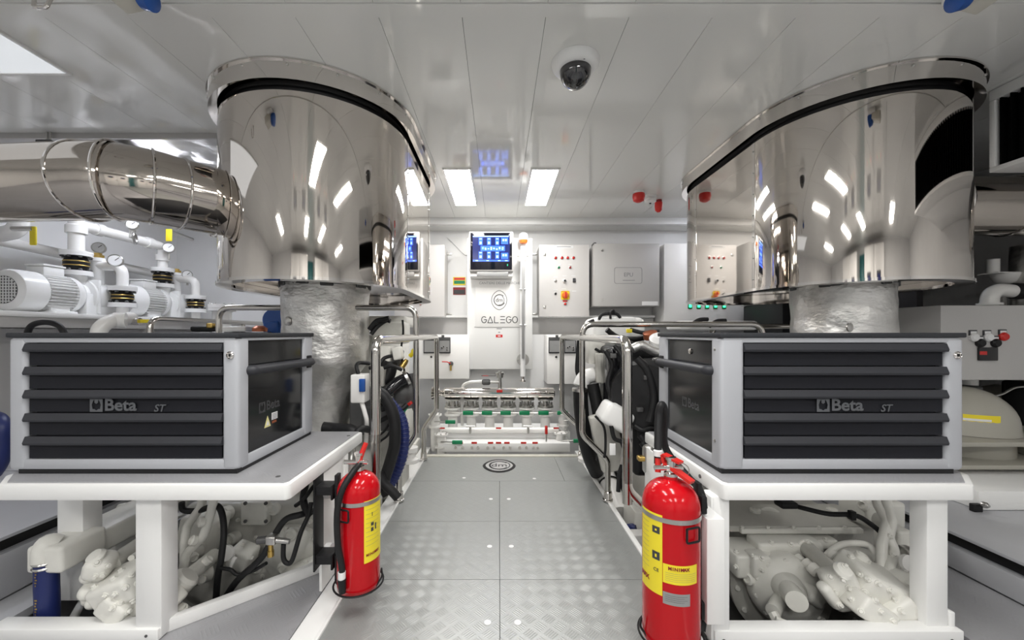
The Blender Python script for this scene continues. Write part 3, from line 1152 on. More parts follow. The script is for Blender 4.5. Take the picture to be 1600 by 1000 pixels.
# plates that carry the brackets
for zz_ in (zl(787) + 0.015, z0L + 0.075):
    G().box((-0.5915, 1.245, zz_ - 0.014), (-0.515, 1.302, zz_ + 0.014), 0.003).obj('bracket_arm', 'black', eL)
G().box((-0.592, 1.24, z0L + 0.04), (-0.586, 1.305, z1L - 0.01), 0.002).obj('bracket_foot', 'black', eL)
G().box((0.548, 1.03, 0.10), (0.5955, 1.115, 0.38), 0.003).obj('bracket_pad', 'white_gloss', tr)
G().box((-0.60, 1.30, 0.01), (-0.590, 1.478, ZT - 0.05), 0.002).obj('side_plate', 'white_gloss', tl)
for zz_ in (P(0, 778, 1.26).z, P(0, 880, 1.26).z):
    g = G()
    g.lathe([(0.028, 0), (0.028, 0.020), (0.018, 0.024)], (-0.5895, 1.325, zz_), (1, 0, 0), seg=24)
    k_ = g.obj('mounting_boss', 'label_white', tl)
    g = G()
    g.lathe([(0.015, 0), (0.015, 0.016)], (-0.566, 1.325, zz_), (1, 0, 0), seg=16)
    g.obj('boss_pin', 'black', tl)


def levers(t, v, c, z1, dirx, tilt):
    x, y = c
    b = Vector((x, y, z1 + 0.034))
    g = G()
    # carrying lever
    u = Vector((dirx[0], dirx[1], 0)).normalized()
    w = Vector((-u.y, u.x, 0))

    def bar(p0, p1, hw, th):
        p0, p1 = Vector(p0), Vector(p1)
        d = (p1 - p0).normalized()
        n = d.cross(w).normalized()
        vv = []
        for p in (p0, p1):
            for sx, sy in ((-1, -1), (1, -1), (1, 1), (-1, 1)):
                vv.append(p + w * hw * sx + n * th * sy)
        vs = g._new(vv, [(0, 1, 2, 3), (7, 6, 5, 4), (0, 4, 5, 1), (1, 5, 6, 2), (2, 6, 7, 3), (3, 7, 4, 0)])
    bar(b - u * 0.015, b + u * 0.060 + Vector((0, 0, tilt)), 0.011, 0.004)
    bar(b - u * 0.015, b - u * 0.020 + Vector((0, 0, 0.022)), 0.011, 0.004)
    bar(b - u * 0.020 + Vector((0, 0, 0.022)), b + u * 0.03 + Vector((0, 0, 0.03 + tilt * 0.6)), 0.011, 0.003)
    g.obj('lever', 'red_plastic', v)


# left: lever standing up; hose down the left side
g = G()
p0, p1 = P(560, 735, 1.235), P(571, 690, 1.25)
g.tube([P(558, 732, 1.235), P(563, 714, 1.24), P(572, 692, 1.25)], 0.008, seg=10, radii=[0.010, 0.0075])
g.obj('lever', 'red_plastic', vL)
g = G()
g.tube([P(561, 726, 1.235), P(552, 737, 1.20), P(535, 765, 1.17), P(527, 800, 1.165), P(528, 850, 1.165), P(534, 885, 1.165), P(534, 898, 1.165)], 0.0095, smooth=8, seg=12)
hoseL = g.obj('hose', 'rubber', eL)
G().cyl(P(534, 893, 1.165), P(534, 904, 1.165), 0.0112, seg=12).obj('ferrule', 'label_white', hoseL)
G().cyl(P(534, 904, 1.165), P(535, 926, 1.165), 0.0125, 0.010, seg=12).obj('nozzle', 'black', hoseL)
# right: fork levers, pin ring and the upright looped hose behind
levers(eR, vR, cR, z1R, (0.55, -0.8), -0.030)
g = G()
g.torus(P(1064, 734, 1.06), (0.5, 1, 0.2), 0.020, 0.0014, seg=24, rs=6)
g.obj('pin_ring', 'steel', vR)
g = G()
hp = [P(1028, 725, 1.10), P(1028, 690, 1.12), P(1029, 650, 1.14), P(1032, 634, 1.14), P(1036, 634, 1.15), P(1039, 650, 1.16), P(1040, 700, 1.20), P(1075, 745, 1.15), P(1093, 765, 1.10), P(1100, 800, 1.10), P(1103, 880, 1.10), P(1100, 950, 1.10), P(1096, 985, 1.08)]
g.tube(hp, 0.0105, smooth=8, seg=12)
hoseR = g.obj('hose', 'rubber', eR)
G().cyl(P(1028, 712, 1.10), P(1028, 704, 1.10), 0.0125, seg=12).obj('ferrule', 'label_white', hoseR)
G().cyl(P(1028, 738, 1.09), P(1028, 716, 1.10), 0.008, seg=12).obj('outlet_stub', 'red_plastic', hoseR)


# ================================================================== HANDRAILS
def rails(side, ynear, ztop, label):
    s = side
    xu = 0.430 * s
    xb = 0.518 * s if s < 0 else 0.562
    t = thing('handrail', label, 'handrail', (xb, 2.0, 0.0))
    r = 0.0165

    def post(y, rad, top, nm='post'):
        g = G()
        pts = [(xb, y, 0.006), (xb, y, 0.215), (xu, y, 0.345)] + top
        g.tube(pts, rad, fil=0.06, seg=14)
        o = g.obj(nm, 'tube', t)
        G().lathe([(0.026, 0), (0.026, 0.008), (0.021, 0.010), (0.021, 0.045), (0.017, 0.05)], (xb, y, 0.006), seg=16).obj('foot_socket', 'chrome', t)
        return o
    g = G()
    g.tube([(xu, ynear, 0.30), (xu, ynear, 0.848), (xu, 2.68, 0.848), (xu, 2.68, 0.345), (xb, 2.68, 0.215), (xb, 2.68, 0.006)], r, fil=0.055, seg=14)
    g.obj('top_rail', 'tube', t)
    G().lathe([(0.026, 0), (0.026, 0.008), (0.021, 0.010), (0.021, 0.045), (0.017, 0.05)], (xb, 2.68, 0.006), seg=16).obj('foot_socket', 'chrome', t)
    g = G()
    g.tube([(xb, ynear, 0.006), (xb, ynear, 0.215), (xu, ynear, 0.345), (xu, ynear, 0.52)], r, fil=0.06, seg=14)
    g.obj('near_post', 'tube', t)
    # middle post carries the higher cross rail
    xe = -1.45 if s < 0 else 1.36
    post(2.02, r * 0.9, [(xu, 2.02, ztop), (xe, 2.02, ztop), (xe - s * 0.0, 2.02, ztop - 0.35)], 'cross_rail')
    return t


rails(-1, 1.36, 1.003, 'chrome tube handrail along left edge of the walkway')
rails(1, 1.31, 0.917, 'chrome tube handrail along right edge of the walkway')
t = thing('handrail', 'chrome guard rail beside the white pumps, behind the left tool chest', 'handrail', (-2.03, 2.3, 0.2))
g = G()
g.tube([(-2.03, 2.27, 0.2), (-2.03, 2.27, 0.955), (-2.03, 3.85, 0.955), (-2.03, 3.85, 0.2)], 0.017, fil=0.06, seg=14)
g.obj('rail', 'tube', t)
g = G()
g.cyl((-2.03, 3.1, 0.2), (-2.03, 3.1, 0.945), 0.013)
g.obj('post', 'tube', t)
t = thing('handrail', 'chrome guard rail behind the right foil pipe', 'handrail', (2.25, 2.6, 0.134))
g = G()
g.tube([(1.36, 2.5, 0.134), (1.36, 2.5, 0.915), (2.42, 2.5, 0.915), (2.42, 2.5, 0.134)], 0.017, fil=0.06, seg=14)
g.obj('rail', 'tube', t)


# ================================================================== BACK BULKHEAD EQUIPMENT
def lamp_row(parent, pts, r, m, ringm='steel', Mdir=(0, -1, 0), name='indicator_lamp'):
    for p in pts:
        g = G()
        g.lathe([(r, 0), (r, 0.006), (r * 0.75, 0.012), (r * 0.3, 0.015)], p, Mdir, seg=14)
        o = g.obj(name, m, parent)
        g = G()
        g.lathe([(r * 1.25, 0), (r * 1.25, 0.004), (r, 0.005)], p, Mdir, seg=14)
        g.obj('bezel', ringm, o)


def control_panel(x0, x1, label, yF, skip=False):
    a, b = P(x0, 383, yF), P(x1, 494, yF)
    t = thing('control_panel', label, 'control panel', ((a.x + b.x) / 2, yF, b.z))
    G().box((a.x, yF + 0.012, b.z), (b.x, YB - 0.02, a.z), 0.004).obj('housing', 'panel_paint', t)
    G().box((a.x - 0.004, yF, b.z - 0.004), (b.x + 0.004, yF + 0.0115, a.z + 0.004), 0.003).obj('door', 'panel_paint', t)
    q = lambda u, v: P(x0 + u, v, yF)
    G().box(q(23, 384), q(53, 388) - Vector((0, 0.001, 0))).obj('name_plate', 'label_white', t)
    G().box(q(27, 385.2) - Vector((0, .0016, 0)), q(49, 386.0) - Vector((0, 0.001, 0))).obj('name_print', 'print_grey', t)
    lamp_row(t, [q(u, 403) for u in (25, 35, 44, 53)], 0.013, 'red_plastic')
    lamp_row(t, [q(30, 418)], 0.011, 'green')
    lamp_row(t, [q(48, 418)], 0.011, 'dark_red')
    lamp_row(t, [q(25, 439)], 0.011, 'steel', name='key_switch')
    g = G()
    g.lathe([(0.018, 0), (0.018, 0.010), (0.012, 0.02)], q(39, 439), (0, -1, 0), seg=16)
    o = g.obj('rotary_switch', 'label_white', t)
    g = G()
    g.cyl(q(39, 439) - Vector((0, 0.019, 0)), q(39, 439) - Vector((0, 0.03, 0)), 0.010, seg=12)
    g.obj('knob', 'black', o)
    c = q(54, 438)
    G().box(c + Vector((-0.013, -0.014, -0.02)), c + Vector((0.013, 0, 0.02)), 0.003).obj('meter', 'print_dark', t)
    lamp_row(t, [q(25, 459)], 0.011, 'black', name='push_button')
    c = q(40, 462)
    G().box(c + Vector((-0.040, -0.004, -0.038)), c + Vector((0.040, 0.0, 0.045)), 0.01).obj('isolator_plate', 'yellow', t)
    g = G()
    g.lathe([(0.033, 0), (0.033, 0.012), (0.026, 0.022), (0.018, 0.03)], c + Vector((0, -0.004, 0.004)), (0, -1, 0), seg=20)
    o = g.obj('main_isolator', 'orange', t)
    G().box(c + Vector((-0.008, -0.045, -0.026)), c + Vector((0.008, -0.03, 0.032)), 0.004).obj('grip', 'red_plastic', o)
    c = q(40, 470.5)
    G().box(c + Vector((-0.022, -0.003, -0.007)), c + Vector((0.022, 0.0, 0.007))).obj('red_tag', 'red_plastic', t)
    lamp_row(t, [q(40, 475)], 0.012, 'red_plastic', name='push_button')
    for v in (398, 480):
        c = q(8, v)
        G().box(c + Vector((-0.014, -0.003, -0.014)), c + Vector((0.014, 0, 0.014)), 0.002).obj('door_lock', 'steel', t)
    for (u, v) in ((25, 433), (39, 431), (53, 431), (25, 453), (54, 455), (38, 451), (30, 413), (48, 413)):
        c = q(u, v)
        G().box(c + Vector((-0.020, -0.0008, -0.004)), c + Vector((0.020, 0, 0.004))).obj('tag_plate', 'label_white', t)
    for v in (397, 491):
        c = P(x0 - 8 if x0 > CX else x1 + 7, v, YB - 0.13)
        G().box(c + Vector((-0.03, 0, -0.01)), c + Vector((0.03, 0.015, 0.01)), 0.003).obj('hinge_lug', 'steel', t)
    return t


control_panel(843, 920, 'white control panel with red lamps and orange isolator, right of the screen column', 3.72)
control_panel(617, 694, 'white control panel with red lamps, half hidden by the left drum', 3.72)

# grey EPU cabinet
yF = 3.66
a, b = P(929, 381, yF), P(1030, 478, yF)
t = thing('electrical_cabinet', 'plain grey cabinet marked EPU between the white panels', 'cabinet', ((a.x + b.x) / 2, yF, b.z))
G().box((a.x, yF + 0.013, b.z), (b.x, YB - 0.01, a.z), 0.004).obj('housing', 'grey_cab', t)
G().box((a.x - .003, yF, b.z - .003), (b.x + .003, yF + 0.0125, a.z + .003), 0.003).obj('door', 'grey_cab', t)
for v in (391, 468):
    c = P(941, v, yF)
    G().lathe([(0.012, 0), (0.012, 0.004)], c, (0, -1, 0), seg=12).obj('door_lock', 'steel', t)
c0, c1 = P(960, 418, yF), P(1003, 443, yF)
w, h = (c1.x - c0.x), (c0.z - c1.z)
M = facing((c0.x, yF - 0.0002, c1.z))
rr = 0.02
pts = []
for (cx_, cy_, a0) in ((w - rr, h - rr, 0), (rr, h - rr, 90), (rr, rr, 180), (w - rr, rr, 270)):
    for k in range(5):
        aa = D(a0 + 22.5 * k)
        pts.append((cx_ + rr * math.cos(aa), cy_ + rr * math.sin(aa)))
g = G()
g.ribbon(pts, 0.004, M, closed=True)
g.obj('printed_border', 'print_grey', t)
text('lettering', 'EPU', 0.052, facing(P(982, 429.5, yF) - Vector((0, .0005, 0))), 'print_grey', t)
G().box(P(973, 437.6, yF) - Vector((0, .001, 0)), P(992, 438.5, yF)).obj('small_print', 'print_grey', t)
c0, c1 = P(1003, 471, yF), P(1028, 477, yF)
G().box((c0.x, yF - .001, c1.z), (c1.x, yF, c0.z)).obj('white_sticker', 'label_white', t)
c = P(926, 395, 3.85)
G().box(c + Vector((-.012, -.1, -.14)), c + Vector((.012, 0, .08)), 0.003).obj('cable_socket', 'dark_metal', t)

# white cabinet with green lamps
yF = 3.70
a, b = P(1038, 381, yF), P(1168, 505, yF)
t = thing('electrical_cabinet', 'wide white cabinet with green buttons and blue display, partly behind right drum', 'cabinet', ((a.x + b.x) / 2, yF, b.z))
G().box((a.x, yF + 0.013, b.z), (b.x, YB - 0.01, a.z), 0.004).obj('housing', 'white_cab', t)
G().box((a.x - .003, yF, b.z - .003), (b.x + .003, yF + 0.0125, a.z + .003), 0.003).obj('door', 'white_cab', t)
c = P(1103, 401, yF)
o = G().box(c + Vector((-.062, -.018, -.072)), c + Vector((.062, 0, .072)), 0.006).obj('display_unit', 'print_dark', t)
G().box(c + Vector((-.030, -.0195, .008)), c + Vector((.035, -.018, .042))).obj('screen', 'screen_light', o)
lamp_row(o, [c + Vector((dx, -.018, -.045)) for dx in (-.035, -.01, .015)], 0.006, 'label_white', name='key')
G().ball(P(1103, 386, yF), 0.026, (1, 0.35, 0.6)).obj('badge', 'blue', t)
for (u, v, m) in ((1104, 427, 'red_plastic'), (1104, 440, 'black'), (1104, 452, 'green_lamp'), (1104, 465, 'black'), (1078, 465, 'black'), (1091.5, 465, 'black')):
    c = P(u, v, yF)
    G().box(c + Vector((-.017, -.010, -.021)), c + Vector((.017, 0, .021)), 0.004).obj('button', m, t)
    if m == 'black':
        G().box(c + Vector((-.02, -.004, -.024)), c + Vector((.012, 0, .012)), 0.003).obj('button_plate', 'label_white', t)
for u in (1078, 1091.5, 1104.5, 1117.5, 1131):
    c = P(u, 478.5, yF)
    o = G().box(c + Vector((-.020, -.006, -.026)), c + Vector((.020, 0, .026)), 0.004).obj('lamp_plate', 'green', t)
    G().box(c + Vector((-.013, -.012, -.012)), c + Vector((.013, -.006, .014)), 0.004).obj('lamp_lens', 'glow_green', o)

# centre column with the screen
yc = 3.52
a, b = P(730, 372, yc), P(832, 577, yc)
t = thing('console_column', 'white instrument column with logo and the word GALEGO under the screen', 'console', ((a.x + b.x) / 2, yc, b.z))
G().box((a.x, yc, b.z), (b.x, YB - 0.01, a.z), 0.006).obj('housing', 'white_gloss', t)
c0, c1 = P(743, 437, yc), P(817, 511, yc)
G().box((c0.x, yc - 0.006, c1.z), (c1.x, yc - 0.0002, c0.z), 0.002).obj('logo_plate', 'white_cab', t)
yl = yc - 0.0065
text('maker_text', 'CANTIERE DELLE MARCHE', 0.031, facing(P(780.5, 442.5, yl)), 'print_faint', t)
# emblem: pointed oval ring, letter ring and letters
g = G()
M = facing(P(780, 469, yl))
sc = S(1, yl)
pts = []
for k in range(40):
    aa = 2 * PI * k / 40
    e = 2.0
    x = 12 * math.copysign(abs(math.cos(aa)) ** 1.25, math.cos(aa))
    y = 15 * math.copysign(abs(math.sin(aa)) ** 1.0, math.sin(aa))
    pts.append((x * sc, y * sc))
g.ribbon(pts, 0.0045, M, closed=True)
pts = [((0.5 + 8.6 * math.cos(D(d))) * sc, 8.6 * math.sin(D(d)) * sc) for d in range(50, 331, 14)]
g.ribbon(pts, 0.007, M)
pts = [((0.5 + 7.2 * math.cos(D(d))) * sc, 7.2 * math.sin(D(d)) * sc) for d in range(-100, 61, 12)]
g.ribbon(pts, 0.004, M)
g.obj('emblem', 'print_dark', t)
text('emblem_letters', 'dm', 0.052, facing(P(780, 469, yl)), 'print_dark', t)
# GALEGO drawn with strokes
g = G()
xl, xr = 751.5, 809.5
lw = (xr - xl) / 6.0
H = 9.6
def letter(kind, cxp):
    M = facing(P(cxp, 499.5, yl))
    W = lw * 0.40
    def R(pts):
        g.ribbon([(x * sc, y * sc) for x, y in pts], 0.0062, M)
    if kind == 'G':
        R([(W * math.cos(D(d)), H / 2 * math.sin(D(d))) for d in range(45, 361, 15)])
        R([(W, 0), (0.4, 0)])
    elif kind == 'A':
        R([(-W, -H / 2), (0, H / 2), (W, -H / 2)])
        R([(-W, -H / 2), (W, -H / 2)])
    elif kind == 'L':
        R([(-W * .8, H / 2), (-W * .8, -H / 2), (W * .8, -H / 2)])
    elif kind == 'E':
        for yy in (-H / 2, 0, H / 2):
            R([(-W * .85, yy), (W * .85, yy)])
    elif kind == 'O':
        R([(W * math.cos(D(d)), H / 2 * math.sin(D(d))) for d in range(0, 361, 15)])
for i, k in enumerate('GALEGO'):
    letter(k, xl + lw * (i + 0.5))
g.obj('ship_name', 'print_dark', t)
c = P(780, 525, yc)
G().box(c + Vector((-.03, -.0015, -.012)), c + Vector((.03, 0, .012))).obj('red_label', 'red_plastic', t)
G().box(P(776, 513, yc) - Vector((0, .001, 0)), P(784, 514.4, yc)).obj('label_print', 'print_faint', t)
G().box(P(778.5, 518.5, yc) - Vector((0, .001, 0)), P(781.5, 520, yc)).obj('label_print', 'print_faint', t)
G().box(c + Vector((-.012, -.0022, -.004)), c + Vector((.012, -.0015, .004))).obj('label_print', 'label_white', t)
G().box(P(741, 511, yc) - Vector((0, .002, .002)), P(817, 511, yc) + Vector((0, 0, .002))).obj('lower_joint', 'print_faint', t)
# screen
ym = 3.40
a, b = P(735, 363.5, ym), P(800, 421, ym)
s_ = thing('display_screen', 'lit blue touch screen in a silver housing on the centre column', 'screen', ((a.x + b.x) / 2, ym, b.z))
G().box((a.x - 0.012, ym + 0.006, b.z - 0.015), (b.x + 0.012, yc, a.z + 0.012), 0.008).obj('housing', 'grey_cab', s_)
hb = P(735, 434, ym)
G().prism([(0, 0.012), (yc - ym - .022, 0.0), (yc - ym - .022, 0.055), (0.03, 0.055)], a.x - 0.005, b.x + 0.005,
          M=Matrix(((0, 0, 1, 0), (1, 0, 0, ym + 0.02), (0, 1, 0, b.z - 0.066), (0, 0, 0, 1)))).obj('housing_base', 'white_cab', s_)
c0, c1 = P(745, 425, ym + .018), P(794, 432, ym + .018)
G().box((c0.x, ym + 0.010, c1.z), (c1.x, ym + 0.024, c0.z), 0.002).obj('button_strip', 'label_silver', s_)
G().box((a.x, ym, b.z), (b.x, ym + 0.0055, a.z), 0.003).obj('bezel', 'screen_black', s_)
c0, c1 = P(738.5, 368, ym), P(796.5, 409, ym)
sc_ = G().box((c0.x, ym - 0.0008, c1.z), (c1.x, ym - 0.0001, c0.z)).obj('display', 'screen_dark', s_)
gb, gl = G(), G()
def rect(g, x0, y0, x1, y1, d=0.0016):
    p, q = P(x0, y0, ym), P(x1, y1, ym)
    g.box((p.x, ym - d, q.z), (q.x, ym - 0.0009, p.z))
rect(gl, 739, 368.5, 795, 370.2)
rect(gb, 739, 406.0, 795, 408.6)
for (x0, y0, x1, y1) in [(748, 371.5, 754, 383), (761, 371.5, 767, 383), (774, 371.5, 780, 383), (783, 371.5, 794, 381.5), (748, 393, 754, 404.5), (761, 393, 767, 404.5), (774, 393, 780, 404.5), (783, 395, 794, 404.5), (751, 384, 789, 392.5)]:
    rect(gb, x0, y0, x1, y1)
    if x1 - x0 < 8:
        rect(gl, x0 + 1, y0 + 1, x1 - 1, y0 + 2.6, 0.002)
        rect(gl, x0 + 1.4, y0 + 6.2, x1 - 1.4, y0 + 10, 0.002)
    else:
        rect(gl, x0 + 2, y0 + 2, x0 + 5, y0 + 5.5, 0.002)
        rect(gl, x1 - 5, y0 + 2, x1 - 2, y0 + 5.5, 0.002)
for k in range(8):
    rect(gl, 753 + 4.4 * k, 386 + (k % 3), 755.6 + 4.4 * k, 389.5 + (k % 2), 0.002)
for x in (743, 760, 778, 789):
    rect(gl, x, 406.6, x + 4, 408, 0.002)
gb.obj('screen_tiles', 'screen_blue', sc_)
gl.obj('screen_symbols', 'screen_light', sc_)
G().box(P(793, 414, ym) - Vector((.004, .0012, .008)), P(793, 414, ym) + Vector((.004, -.0002, .008))).obj('power_led', 'green_lamp', s_)
# level gauge on the column
yg = 3.40
t = thing('level_gauge', 'clear vertical level gauge with chrome flanges on the centre column', 'gauge', P(817, 595, yg))
G().cyl(P(817, 588, yg), P(817, 385, yg), 0.022, seg=16).obj('sight_tube', 'label_white', t)
g = G()
pg = P(817, 500, yg)
g.box((pg.x - .012, yg - .03, P(0, 560, yg).z), (pg.x + .012, yg - .02, P(0, 400, yg).z), 0.002)
g.obj('scale_strip', 'label_silver', t)
for v in (400, 562):
    g = G()
    c = P(817, v, yg)
    g.lathe([(0.054, 0), (0.054, 0.016), (0.020, 0.017), (0.020, yc - yg)], c + Vector((0, 0.0, 0)), (0, 1, 0), seg=28)
    f = g.obj('flange', 'steel', t)
    bolts_on(f, circle_pts(c, (0, -1, 0), 0.040, 6), (0, -1, 0), 0.006, 0.008)
for v in (452, 508):
    G().cyl(P(812, v, yg - .02), P(822, v, yg - .02), 0.008, seg=10).obj('clip', 'steel', t)
G().lathe([(0.026, 0), (0.026, 0.01), (0.014, 0.012), (0.014, 0.05)], P(817, 596, yg), seg=14).obj('drain_plug', 'chrome', t)
t = thing('beacon', 'white alarm beacon with orange lens, right of the screen', 'beacon', P(818, 381, 3.46))
c = P(818, 378, 3.46)
g = G()
g.lathe([(0.030, 0), (0.036, 0.012), (0.036, 0.03)], c - Vector((0, 0, .012)), seg=24)
g.obj('lens', 'orange', t)
g = G()
g.lathe([(0.038, 0.0), (0.040, 0.03), (0.034, 0.055), (0.016, 0.064)], c + Vector((0, 0, .016)), seg=24)
g.box(c + Vector((-.012, .02, .03)), c + Vector((.012, .25, .055)), 0.003)
g.obj('body', 'white_gloss', t)

# safety stickers
ys = YB - 0.004
t = thing('safety_notice', 'small coloured notices stuck to the wall left of the screen column', 'notice', P(718, 462, ys))
def pr(x0, y0, x1, y1, m, nm, d=0.0):
    p, q = P(x0, y0, ys), P(x1, y1, ys)
    G().box((p.x, ys - 0.002 - d, q.z), (q.x, YB - 0.0005 - d, p.z)).obj(nm, m, t)
pr(708, 433, 727.5, 445.5, 'yellow', 'notice_sheet')
pr(709.5, 434, 726.5, 437.5, 'red_plastic', 'notice_band', 0.002)
pr(709.5, 438.5, 726.5, 443.5, 'green', 'notice_band', 0.002)
pr(708, 449, 727.5, 460.5, 'dark_red', 'notice_sheet')
pr(709, 453, 726.5, 459.5, 'print_dark', 'notice_band', 0.002)
# gusset between the column and the bulkhead
t = thing('gusset_plate', 'white triangular gusset plate left of the centre column under the ceiling', 'bracket', P(728, 395, 3.9))
p0, p1, p2 = P(697, 368, 3.9), P(730, 368, 3.9), P(730, 396, 3.9)
G().prism([(p0.x, p0.z), (p1.x, p1.z), (p2.x, p2.z), (p2.x - .03, p2.z)], 0, 0.012, M=Matrix(((1, 0, 0, 0), (0, 0, 1, 3.985), (0, 1, 0, 0), (0, 0, 0, 1)))).obj('plate', 'white_gloss', t)

# lower wall boxes with gauge faces
for (x0, x1, v1, gx0, gx1, lab, vx) in ((655, 733, 592, 662, 704, 'white wall box with gauge plate and red tap, left below the ledge', 708), (855, 940, 600, 857, 900, 'white wall box with gauge plate, right below the ledge', None)):
    yF = 3.45
    a, b = P(x0, 523, yF), P(x1, v1, yF)
    t = thing('gauge_box', lab, 'box', ((a.x + b.x) / 2, yF, b.z))
    G().box((a.x, yF, b.z), (b.x, YB - 0.105, a.z), 0.004).obj('housing', 'white_cab', t)
    p, q = P(gx0, 527, yF), P(gx1, 552, yF)
    o = G().box((p.x, yF - 0.012, q.z), (q.x, yF - 0.0002, p.z), 0.003).obj('gauge_plate', 'print_dark', t)
    G().box((p.x + .008, yF - 0.016, q.z + .012), (p.x + (q.x - p.x) * .55, yF - 0.012, p.z - .03)).obj('gauge_face', 'label_silver', o)
    G().box((p.x + (q.x - p.x) * .60, yF - 0.016, q.z + .012), (q.x - .008, yF - 0.012, p.z - .03)).obj('gauge_face', 'label_silver', o)
    G().box((p.x + .004, yF - 0.016, p.z - .026), (q.x - .004, yF - 0.012, p.z - .008)).obj('gauge_header', 'dark_metal', o)
    for u in (0.3, 0.72):
        g = G()
        g.cyl((p.x + (q.x - p.x) * u, yF - .006, p.z), (p.x + (q.x - p.x) * u, yF - .006, p.z + .02), 0.012)
        g.obj('knob', 'dark_metal', o)
    lamp_row(o, [(p.x + (q.x - p.x) * u, yF - .016, q.z + dz) for (u, dz) in ((.68, .05), (.75, .06), (.88, .05), (.88, .03))], 0.006, 'black', name='dial')
    lamp_row(t, [P(gx0 + 12, 557.5, yF)], 0.009, 'black', name='plug')
    if vx:
        c = P(vx - 3, 568, yF)
        tp = G().lathe([(0.020, 0), (0.020, 0.02), (0.011, 0.022), (0.011, 0.045)], c, (0, -1, 0), seg=14).obj('tap', 'dark_metal', t)
        G().cyl(c + Vector((0, -.03, 0)), c + Vector((0, -.034, -.06)), 0.009, seg=10).obj('spout', 'brass', tp)
        G().tube([c + Vector((0, -.045, .004)), c + Vector((-.03, -.048, .018)), c + Vector((-.075, -.048, .02))], 0.0045, seg=8).obj('tap_handle', 'red_plastic', tp)

# wall behind the manifold
struct(G().box((-1.2, 3.72, -0.3), (1.5, 3.76, 0.86)).obj('wall_lower', 'white_wall'))

# ================================================================== MANIFOLD
ym = 3.08
t = thing('valve_manifold', 'chrome manifold tube over six valves with green handles at walkway end', 'manifold', (0, ym, 0.0))
a, b = P(692, 614, ym), P(866, 614, ym)
zt_ = a.z
g = G()
g.cyl((a.x + .02, ym, zt_), (b.x - .008, ym, zt_), 0.042, seg=28)
g.lathe([(0.028, 0), (0.042, 0.02)], (a.x, ym, zt_), (1, 0, 0), seg=28)
g.lathe([(0.030, 0), (0.042, 0.01)], (b.x + .002, ym, zt_), (-1, 0, 0), seg=28)
hd = g.obj('header_tube', 'chrome', t)
g = G()
g.lathe([(0.024, 0), (0.024, 0.05), (0.052, 0.052), (0.052, 0.066), (0.03, 0.068), (0.052, 0.070), (0.052, 0.084)], (a.x, ym, zt_), (-1, 0, 0), seg=24)
g.obj('end_flange', 'chrome', t)
for u in (736, 823):
    p = P(u, 614, ym)
    g = G()
    g.torus(p, (1, 0, 0), 0.0425, 0.002, seg=24, rs=6)
    g.obj('tube_seam', 'steel', hd)
G().box(P(776, 610, ym) + Vector((0, -.045, -.01)), P(785, 610, ym) + Vector((0, -.041, .01))).obj('red_tag', 'red_plastic', t)
unit = []
zfl = P(0, 634, ym).z
for i, u in enumerate((707.5, 736.5, 765, 794, 823, 852)):
    x = P(u, 630, ym).x
    if i == 0:
        g = G()
        g.lathe([(0.062, 0), (0.062, 0.012), (0.024, 0.013), (0.020, 0.052), (0.058, 0.053), (0.062, 0.062), (0.062, 0.066)], (x, ym, zt_ - 0.108), seg=26)
        v0 = g.obj('valve_bonnet', 'steel', t)
        bolts_on(v0, circle_pts((x, ym, zt_ - 0.096), (0, 0, 1), 0.050, 8), (0, 0, 1), 0.007, 0.026, 'steel')
        g = G()
        g.lathe([(0.060, 0), (0.066, 0.004), (0.066, 0.014), (0.045, 0.03), (0.045, 0.05), (0.064, 0.052), (0.064, 0.066)], (x, ym, zt_ - 0.176), seg=26)
        g.lathe([(0.038, 0), (0.038, 0.12)], (x, ym, zt_ - 0.290), seg=20)
        w0 = g.obj('valve_body', 'pvc', t)
        g = G()
        g.cyl((x - .03, ym - .055, zt_ - 0.145), (x + 0.09, ym - 0.06, zt_ - 0.145), 0.0045, seg=8)
        st0 = g.obj('lever_stem', 'steel', t)
        hg0 = G().box((x + 0.085, ym - 0.072, zt_ - 0.160), (x + 0.165, ym - 0.052, zt_ - 0.130), 0.004).obj('lever_grip', 'green', t)
        x0_ = x
    else:
        dx = (x - x0_, 0, 0)
        v = again(v0, 'valve_bonnet', dx, t)
        for ch in v0.children:
            again(ch, 'bolt', dx, v)
        again(w0, 'valve_body', dx, t)
        again(st0, 'lever_stem', dx, t)
        again(hg0, 'lever_grip', dx, t)
# supply tee above
c = P(781, 585, ym + .12)
g = G()
g.tube([P(781, 607, ym), P(781, 597, ym)], 0.015)
g.cyl((c.x, ym, zt_ + .03), (c.x, ym, P(0, 580, ym).z), 0.013, seg=12)
g.lathe([(0.024, 0), (0.028, 0.02), (0.034, 0.022), (0.034, 0.04)], (c.x, ym, P(0, 590, ym).z), seg=16)
g.obj('supply_pipe', 'steel', t)
g = G()
q = P(781, 597, ym)
g.tube([q, P(766, 597, ym), P(755, 597, ym)], 0.012, seg=10)
g.obj('branch_pipe', 'steel', t)
vb = G().lathe([(0.016, 0), (0.024, 0.01), (0.024, 0.055), (0.016, 0.065)], P(766, 597, ym), (-1, 0, 0), seg=16).obj('ball_valve', 'dark_metal', t)
G().box(P(752, 584, ym) + Vector((0, -.02, -.012)), P(775, 588, ym) + Vector((0, -.005, .004)), 0.003).obj('ball_valve_lever', 'black', vb)
G().box(P(754, 584.3, ym) + Vector((0, -.023, -.010)), P(763, 588, ym) + Vector((0, -.019, .004))).obj('lever_sleeve', 'red_plastic', vb)
G().tube([P(755, 596, ym), P(735, 597, ym), P(724, 601, ym + .05), P(722, 610, ym + .05), P(722, 665, ym + .05)], 0.013, fil=0.05, seg=12).obj('drain_hose', 'pvc', t)
